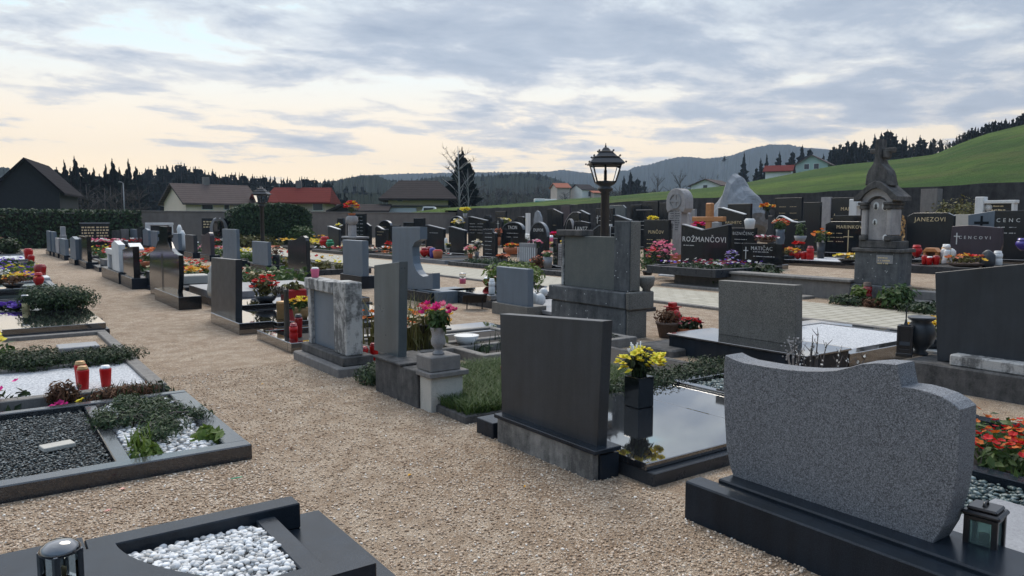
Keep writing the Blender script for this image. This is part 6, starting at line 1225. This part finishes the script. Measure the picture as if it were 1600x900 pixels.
# ------------------------------------------------------------------ trees
def conifer(seed,h=14.0,w=2.3,lay=26,dens=11,bare=.12,pw=.85,gap=.25):
    random.seed(seed); t=thing('conifer_tree','dark conifer','tree',(0,0,-50),0,'conifers around the valley')
    MB().tube([(0,0,-.5),(0,0,h*.5),(0,0,h)],[.22,.13,.02],6).build('trunk','bark',t); f=MB()
    lean=[random.uniform(.55,1.25) for _ in range(8)]
    for k in range(lay):
        q=k/(lay-1); z=h*(bare+(1-bare)*q)+random.uniform(-.15,.15); R_=w*(1-q)**pw*random.uniform(1-gap*1.6,1.15)+.10
        for j in range(max(4,int(dens*(1-q*.55)))):
            a=random.uniform(0,2*PI); rr=R_*random.uniform(.55,1.12)*lean[int(a/6.2832*8)%8]; d=Vector((math.cos(a),math.sin(a),0)); s=Vector((-d.y,d.x,0)); dr=random.uniform(.05,.35)*rr
            b0=Vector((0,0,z)); m=d*rr*.55+Vector((0,0,z-dr*.4)); e=d*rr+Vector((0,0,z-dr+.16*rr)); wd=.30*rr+.07
            f.add([tuple(b0),tuple(m-s*wd),tuple(e),tuple(m+s*wd)],[(0,1,2,3)])
            f.add([tuple(b0+Vector((0,0,.1))),tuple(m*0.9+Vector((0,0,-.55))),tuple(e+Vector((0,0,-.35))),tuple(m+Vector((0,0,.3)))],[(0,1,2,3)])
            for q2 in range(2):
                c_=b0.lerp(e,random.uniform(.45,1.0)); f.leaf(c_+Vector((0,0,random.uniform(-.3,.15))),Vector((random.gauss(0,1),random.gauss(0,1),random.gauss(0,1))).normalized(),random.uniform(.4,1)*min(.6,.08+.3*rr))
    f.build('crown','conifer_leaf',t); return t
def bare(seed,h=9.0,w=2.6,mat='bare_twig',trunk='bark',n=420,name='bare_tree'):
    random.seed(seed); t=thing(name,'leafless tree','tree',(0,0,-50),0,'leafless trees'); b=MB(); b.tube([(0,0,-.5),(.1,0,h*.5),(0,.1,h*.95)],[.2,.12,.03],6); f=MB()
    for k in range(22):
        a=random.uniform(0,6.28); z=h*random.uniform(.25,.8); R_=w*random.uniform(.4,1)*(1-abs(z/h-.55)); e=Vector((R_*math.cos(a),R_*math.sin(a),z+R_*random.uniform(.6,1.3))); b.tube([(0,0,z),tuple(Vector((0,0,z)).lerp(e,.5)+Vector((0,0,.15))),tuple(e)],[.06,.04,.015],4)
        for q in range(n//22):
            p=Vector((0,0,z)).lerp(e,random.uniform(.3,1.05)); d=Vector((random.gauss(0,1),random.gauss(0,1),abs(random.gauss(0,1))+.4)).normalized(); l=random.uniform(.4,1.0); s=d.cross(Vector((random.gauss(0,1),random.gauss(0,1),.2))).normalized()*.022
            f.add([tuple(p-s),tuple(p+s),tuple(p+d*l)],[(0,1,2)])
    b.build('trunk',trunk,t); f.build('crown',mat,t); return t
PC=[conifer(11,14,2.9,30,10,.1,.8,.25),conifer(12,14,2.5,30,9,.12,.95,.2),conifer(13,14,3.2,24,12,.06,.7,.3),conifer(14,14,2.9,14,10,.35,.45,.45),conifer(15,14,3.8,22,13,.05,.55,.3),conifer(16,14,3.0,16,11,.2,.5,.5)]; PB=[bare(21),bare(22,9,3.2),bare(23,9,2.2)]
HP={id(p):14.0 for p in PC}; used=set()
def place(P,loc,h,base_h,label,group=None,wide=1.0):
    o=P if P.name not in used else copy_tree(P); used.add(P.name); s=h/base_h; o.location=loc; o.scale=(s*wide,s*wide,s); o.rotation_euler=(0,0,random.uniform(0,6.28)); o['label']=label
    if group:o['group']=group
    return o
def tree_px(P,bh,px,yt,F,label,zb=None,wide=1.0,group=None):
    x,y,z=onf(px,yt,F); zb=0 if zb is None else zb
    return place(P,(x,y,zb),max(2,z-zb),bh,label,group,wide)
random.seed(5)
# near left group with spiky tops
for px,yt,k in((88,262,2),(100,252,1),(110,262,0),(116,246,1),(131,259,3),(146,264,0),(165,258,1),(175,250,1),(186,262,2),(200,250,1),(212,262,0),(75,268,2),(140,270,4),(155,272,4),(194,272,4),(108,275,4),(125,272,4)):
    tree_px(PC[k],14,px,yt,random.uniform(115,140),'dark spruce in the spiky group between barn and cream house',0,random.uniform(1.3,1.8),'spiky spruces left of cream house')
for px in range(90,224,9): tree_px(PB[px%3],9,px,random.uniform(284,300),random.uniform(96,112),'leafless brown tree in front of the spiky spruces',0,1.2,'leafless trees behind the hedge')
def prof(px): return lerp([(200,268),(232,262),(262,257),(282,252),(300,260),(330,262),(345,268),(365,268),(385,270),(410,272),(440,278),(470,276),(500,279),(520,281)],px)
px=212
while px<520:
    tree_px(random.choice(PC),14,px,prof(px)+random.choice((0,1,2,5,8,11)),random.uniform(200,250),'dark conifer of the tree line behind the cream and red houses',0,random.uniform(1.1,1.8),'tree line behind the two houses'); px+=random.uniform(3.2,6.0)
px=215
while px<540:
    tree_px(random.choice(PC),14,px,prof(px)+random.uniform(18,32),random.uniform(165,190),'lower dark conifer in front of the tree line behind the houses',0,1.3,'lower tree line behind the two houses'); px+=random.uniform(7,11)
px=-30
while px<90:
    tree_px(random.choice(PC),14,px,random.uniform(262,276),random.uniform(230,280),'conifer far behind the black barn',0,1.2,'conifers behind the barn'); px+=random.uniform(9,14)
def prof2(px): return lerp([(470,283),(525,279),(560,272),(590,272),(607,279),(640,279),(670,274),(690,273),(745,271),(800,268),(832,267),(857,272),(890,284),(940,292)],px)
px=500
while px<905:
    tree_px(random.choice(PC),14,px,prof2(px)+random.choice((0,0,1,3)),random.uniform(560,620),'hazy conifer on the wooded hill crest above the hip roofed house',12,1.1,'conifers on the wooded hill crest'); px+=random.uniform(5.5,9)
px=530
while px<900:
    tree_px(random.choice(PC),14,px,random.uniform(288,306),random.uniform(300,340),'shaded conifer midway up the wooded slope',3,1.3,'conifers midway on the slope'); px+=random.uniform(10,16)
for px in list(range(740,1110,11)):
    tree_px(PB[(px//11)%3],9,px+random.uniform(-3,3),random.uniform(282,304),random.uniform(250,290),'greyish leafless tree beyond the meadow crest',4,1.5,'leafless trees beyond the meadow')
for px,yt,k,w_ in((985,267,2,1.4),(975,275,0,1.2),(996,278,4,1.2),(1007,282,3,1.0)): tree_px(PC[k],14,px,yt,250,'dark conifer clump right of the lamp post',4,w_,'conifer clump beside lamp post')
for px,yt in((1028,268),(1063,262),(1102,270)): tree_px(PB[0],9,px,yt,245,'taller leafless tree standing before the blue hill',4,.8,'tall leafless trees before the blue hill')
# tall spruce with birch
x,y,z=onf(722,231,92); o=place(PC[2],(x,y,0),z,14,'tall dark spruce beside a birch, right of hip roofed house',None,1.5); x,y,z=onf(733,250,94); place(PC[4],(x,y,0),z,14,'shorter spruce behind the tall spruce and birch',None,.9)
B=bare(31,11,2.6,'bare_twig','birch_bark',500,'birch_tree'); x,y,z=onf(716,226,89); B.location=(x,y,0); B.scale=(z/10.6,)*3; B['label']='white stemmed leafless birch in front of the tall spruce'; B['group']='birches'
B2=copy_tree(B); x,y,z=onf(731,262,88); B2.location=(x,y,0); B2.scale=(.4,.4,z/10.6); B2['label']='thin pale birch stem right of the tall birch'
# trees past the meadow crest
for px,yt,k,F,w_,l in((1160,238,1,230,1.2,'tall narrow spruce left of the hillside houses'),(1186,247,0,235,1.0,'slim spruce right of the tall narrow one'),(1195,240,1,232,1.1,'second tall spruce left of red hillside roof'),(1215,237,0,245,1.2,'spruce rising behind the red hillside roof'),(1180,262,4,225,1.3,'lower rounded conifer before the slim spruces'),(1235,236,4,240,1.2,'bushy conifer left of the mint house'),(1250,226,2,245,1.3,'big broad conifer towering behind the mint house'),(1262,232,4,246,1.2,'conifer close behind the mint house'),(1283,240,0,250,1.1,'conifer right behind the mint roof')):
    bx=beyond(px,F); x,y,z=onf(px,yt,F); place(PC[k],bx,z-bx[2],14,l,None,w_)
def prof3(px): return lerp([(1295,232),(1312,215),(1325,222),(1345,212),(1365,206),(1385,202),(1400,210),(1420,205),(1440,212),(1460,214),(1480,215),(1500,203),(1520,196),(1545,188),(1560,182),(1575,186),(1590,174),(1640,160)],px)
px=1293
while px<1500:
    F=random.uniform(185,235); bx=beyond(px,F); x,y,z=onf(px,prof3(px)+random.choice((0,2,6,12,18)),F); place(random.choice(PC),bx,max(3,z-bx[2]),14,'dark conifer in the wood along the meadow top behind the monument',"wood along the meadow top",random.uniform(1.2,1.6)); px+=random.uniform(3.5,6)
px=1500
while px<1660:
    F=random.uniform(160,185); bx=beyond(px,F); x,y,z=onf(px,prof3(px)+random.uniform(-1,8),F); place(random.choice(PC),bx,max(3,z-bx[2]),14,'small conifer on the meadow ridge at far right','conifers on the right ridge',random.uniform(1.3,2.0)); px+=random.uniform(4,7)
for px in(1455,1466,1474,1489,1497,1512):
    F=180; bx=beyond(px,F); x,y,z=onf(px,prof3(px)+2,F); place(PB[px%3],bx,max(3,z-bx[2]),9,'leafless tree among the ridge conifers','leafless trees on the ridge',1.0)
# ------------------------------------------------------------------ houses
def gable(label,px0,px1,ybase,yeave,yridge,F,depth,rot,wall,roofm,over=.5,name='house',win=(),chim=None,group='houses around the cemetery',zb=0.0,hip=0.0,at=None,L=None):
    xa,ya,_=onf(px0,343,F); xb,yb,_=onf(px1,343,F); L_=math.hypot(xb-xa,yb-ya)/max(.5,math.cos(rot)); zl_=onf((px0+px1)/2,yeave,F-over)[2]; zr=onf((px0+px1)/2,yridge,F+depth/2*math.cos(rot))[2]; ze=zl_+(zr-zl_)*over/(depth/2+over)
    cx_,cy_=(xa+xb)/2,(ya+yb)/2; s,c=math.sin(YAW),math.cos(YAW); cx_+=s*depth/2; cy_+=c*depth/2
    if L: L_=L
    if at: cx_,cy_=at
    T=thing(name,label,'house',(cx_,cy_,zb),-YAW+rot,group); a,d=L_/2,depth/2; ze-=zb; zr-=zb
    w_=MB().box(-a,a,-d,d,-1,ze)
    if hip<=0:
        w_.add([(-a,-d,ze),(-a,d,ze),(-a,0,zr-.25),(a,-d,ze),(a,d,ze),(a,0,zr-.25)],[(0,2,1),(3,4,5)])
    w_.build('wall',wall,T)
    o=over; ao=a+o; do=d+o; dz=(zr-ze)*o/d; zl=ze-dz; hx=a*hip; r=MB(); th=.22
    v=[(-ao,-do,zl),(ao,-do,zl),(ao,do,zl),(-ao,do,zl),(-ao+hx,0,zr),(ao-hx,0,zr)]
    v+= [(p[0],p[1],p[2]-th) for p in v]
    fs=[(0,1,5,4),(2,3,4,5),(1,2,5),(3,0,4)] if hip>0 else [(0,1,5,4),(2,3,4,5)]
    fs=fs+[tuple(reversed([i+6 for i in f])) for f in fs]+[(0,6,7,1),(2,8,9,3)]
    if hip>0: fs+=[(1,7,8,2),(3,9,6,0)]
    else: fs+=[(1,7,11,5),(5,11,8,2),(3,9,10,4),(4,10,6,0)]
    r=r.add(v,fs).build('roof',roofm,T)
    if chim: MB().box(chim*a-.35,chim*a+.35,-.2,.5,zr-.8,zr+.9,.03).build('chimney','rough_concrete',r)
    for (u,v_,ww,hh,side) in win:
        z=v_*ze if v_<=1 else v_; f=MB()
        if side=='f':
            f.box(u*a-ww/2-.08,u*a+ww/2+.08,-d-.05,-d+.02,z-hh/2-.08,z+hh/2+.08); wf=f.build('window','plaster_white',T); MB().box(u*a-ww/2,u*a+ww/2,-d-.07,-d-.051,z-hh/2,z+hh/2).build('pane','window_dark',wf)
        else:
            f.box(-a-.05,-a+.02,u*d-ww/2-.08,u*d+ww/2+.08,z-hh/2-.08,z+hh/2+.08); wf=f.build('window','plaster_white',T); MB().box(-a-.07,-a-.051,u*d-ww/2,u*d+ww/2,z-hh/2,z+hh/2).build('pane','window_dark',wf)
    return T
R25=R(24)
ba=R(112); gx,gy,_=onf(44,343,75); s_,c_=-YAW+ba,0; bd=(math.cos(-YAW+ba)*6,math.sin(-YAW+ba)*6)
T=gable('black timber barn with steep gable behind the hedge at left',0,90,330,301,245,75,5.6,ba,'wood_dark','roof_barn',.55,'barn',at=(gx+bd[0],gy+bd[1]),L=12)
# barn ridge runs away from the viewer so the gable faces the cemetery
gx,gy,_=onf(330,343,98)
gable('cream house with weathered brown roof and gable window behind the wall',290,379,330,317.5,287,94,6.6,R(46),'plaster_cream','roof_brown',.55,'house',((-.42,.84,1.3,.9,'f'),(.12,.84,.6,.9,'f'),(.72,.84,1.1,.9,'f'),(0,1.3,.6,.8,'s')),-.1,at=(gx,gy),L=9.2)
gable('low house with long red roof and chimney behind rounded hedge',418,504,330,316,293,98,8,R(4),'plaster_pink','roof_red',.8,'house',((.75,.8,1.2,1.0,'f'),),-.15,hip=.16)
gable('small red roofed annex at left of long red roof',392,412,330,316,303,96,5,R(30),'plaster_pink','roof_red',.5,'house')
gable('low dark roofed shed with small gable behind the stucco wall',522,600,332,329,319,80,6,R(4),'wood_old','roof_dark',.3,'shed'); gable('tiny dark gable dormer roof beside low shed',530,543,332,329,318,78,3,R(80),'wood_dark','roof_dark',.3,'shed')
T=gable('pale house with dark hipped tile roof and ridge cap behind wall',602,694,330,310,282,84,8,R(6),'plaster_yellow','roof_dark',1.0,'house',((-.62,.9,.5,.5,'f'),),.0,hip=.62)
a_=(onf(694,343,84)[0]-onf(602,343,84)[0]); MB().box(-3.25,-.2,-4.35,-4.03,-.5,2.95,.02).build('metal_panel','sheet_metal',T); MB().box(-3.5,3.5,-4.6,-4.02,3.05,3.2,.02).build('gutter','gutter',T)
x,y,_=onf(671,330,72); t=thing('van','small white van parked before the hipped house','van',(x,y,1.2),-YAW); MB().box(-.75,.75,-.9,.9,.3,1.1,.08).prism([(-.7,1.1),(.7,1.1),(.55,1.65),(-.5,1.65)],-.8,.8,'y',.04).build('body','plaster_white',t); MB().box(-.45,.45,-.83,-.80,1.15,1.55).build('windscreen','window_dark',t); b=MB(); [b.lathe([(.0,0),(.28,0),(.28,.18),(0,.18)],sx*.5,0,14) for sx in(-1,1)]
x,y,z=beyond(852,118); t=thing('bus','distant white and teal vehicle half hidden behind the meadow edge','bus',(x,y,z),-YAW+.1); zt=onf(852,310.5,118)[2]-z; MB().box(-1.75,-.1,-.6,.6,0,zt,.08).box(.0,1.7,-.6,.6,0,zt-.05,.08).build('body','plaster_white',t); MB().box(-1.7,.15,-.64,-.6,0,zt*.55).build('teal_panel','teal',t); MB().box(.2,1.6,-.64,-.6,.1,zt*.6).build('window','window_dark',t)
def hillhouse(label,px0,px1,yb,ye,yr,F,dep,rot,wall,roofm,win=(),hip=0):
    p=beyond((px0+px1)/2,F); return gable(label,px0,px1,yb,ye,yr,F,dep,rot,wall,roofm,.6,'house',win,None,'houses on the hillside',p[2]-.5,hip)
hillhouse('white gabled house with brown roof and smoking chimney on the crest',1100,1137,297,290,280,180,7,R(55),'plaster_white','roof_brown',((0,.6,1,1.2,'s'),))
hillhouse('white house with sloping red roof left of mint house',1206,1240,276,267,258,195,7,R(-25),'plaster_white','roof_red')
hillhouse('mint green gabled house with brown roof below the conifers',1264,1297,266,257,243,200,8,R(58),'plaster_mint','roof_brown',((.3,.7,1.2,1.3,'s'),(-.3,.7,1.2,1.3,'s')))
x,y,z=onf(912,300,300); gable('distant pale house among leafless trees',901,921,303,296,288,255,7,R(30),'plaster_white','roof_dark',.5,'house',((.3,.7,1.5,1.5,'f'),),None,'houses in the trees',zb=6)
gable('distant house with orange red roof among leafless trees',866,886,300,293,286,255,7,R(15),'plaster_pink','roof_orange',.5,'house',(),None,'houses in the trees',zb=6); gable('faint far house with rusty roof near lamp post',925,940,306,301,298,252,6,R(10),'plaster_pink','roof_orange',.5,'house',(),None,'houses in the trees',zb=5)
x,y,_=onf(193,300,88); t=thing('street_light','thin pale street light pole before the spruces','street light',(x,y,0)); zt=onf(193,286,88)[2]; MB().tube([(0,0,0),(0,0,zt)],[.09,.05],8).build('pole','slab_grey',t); MB().tube([(0,0,zt),(-.25,.1,zt+.12)],.04,6).box(-.45,-.15,.0,.2,zt+.08,zt+.18,.02).build('lamp_head','slab_grey',t)
# chimney smoke
m=bpy.data.materials.new('smoke'); m.use_nodes=True; M['smoke']=m; nt=m.node_tree; nt.nodes.clear(); o_=N(nt,'ShaderNodeOutputMaterial'); pv=N(nt,'ShaderNodeVolumePrincipled'); pv.inputs['Color'].default_value=(.75,.8,.85,1); pv.inputs['Density'].default_value=.035; nt.links.new(pv.outputs[0],o_.inputs['Volume'])
p=beyond(1119,183); b=MB(); zt=onf(1119,279,183)[2]; b.tube([(0,0,0),(.3,-.1,1.2),(1.2,-.5,2.6),(1.0,-.4,4.0),(2.4,-1.0,5.4)],[.2,.55,.8,1.0,1.2],8); tag(b.build('smoke','smoke',None,(p[0],p[1],zt)),kind='stuff')
# ------------------------------------------------------------------ air
m=bpy.data.materials.new('haze'); m.use_nodes=True; M['haze']=m; nt=m.node_tree; nt.nodes.clear(); o_=N(nt,'ShaderNodeOutputMaterial'); pv=N(nt,'ShaderNodeVolumePrincipled'); pv.inputs['Color'].default_value=(.60,.74,.92,1); pv.inputs['Density'].default_value=HAZE; pv.inputs['Anisotropy'].default_value=.0; nt.links.new(pv.outputs[0],o_.inputs['Volume'])
b=MB().box(-2750,2750,-2750,2750,-5,235); tag(b.build('haze','haze'),kind='stuff')

# unused kinds of tree are dropped
for P in PC+PB:
    if P.name not in used:
        for ch in list(P.children): bpy.data.objects.remove(ch)
        bpy.data.objects.remove(P)
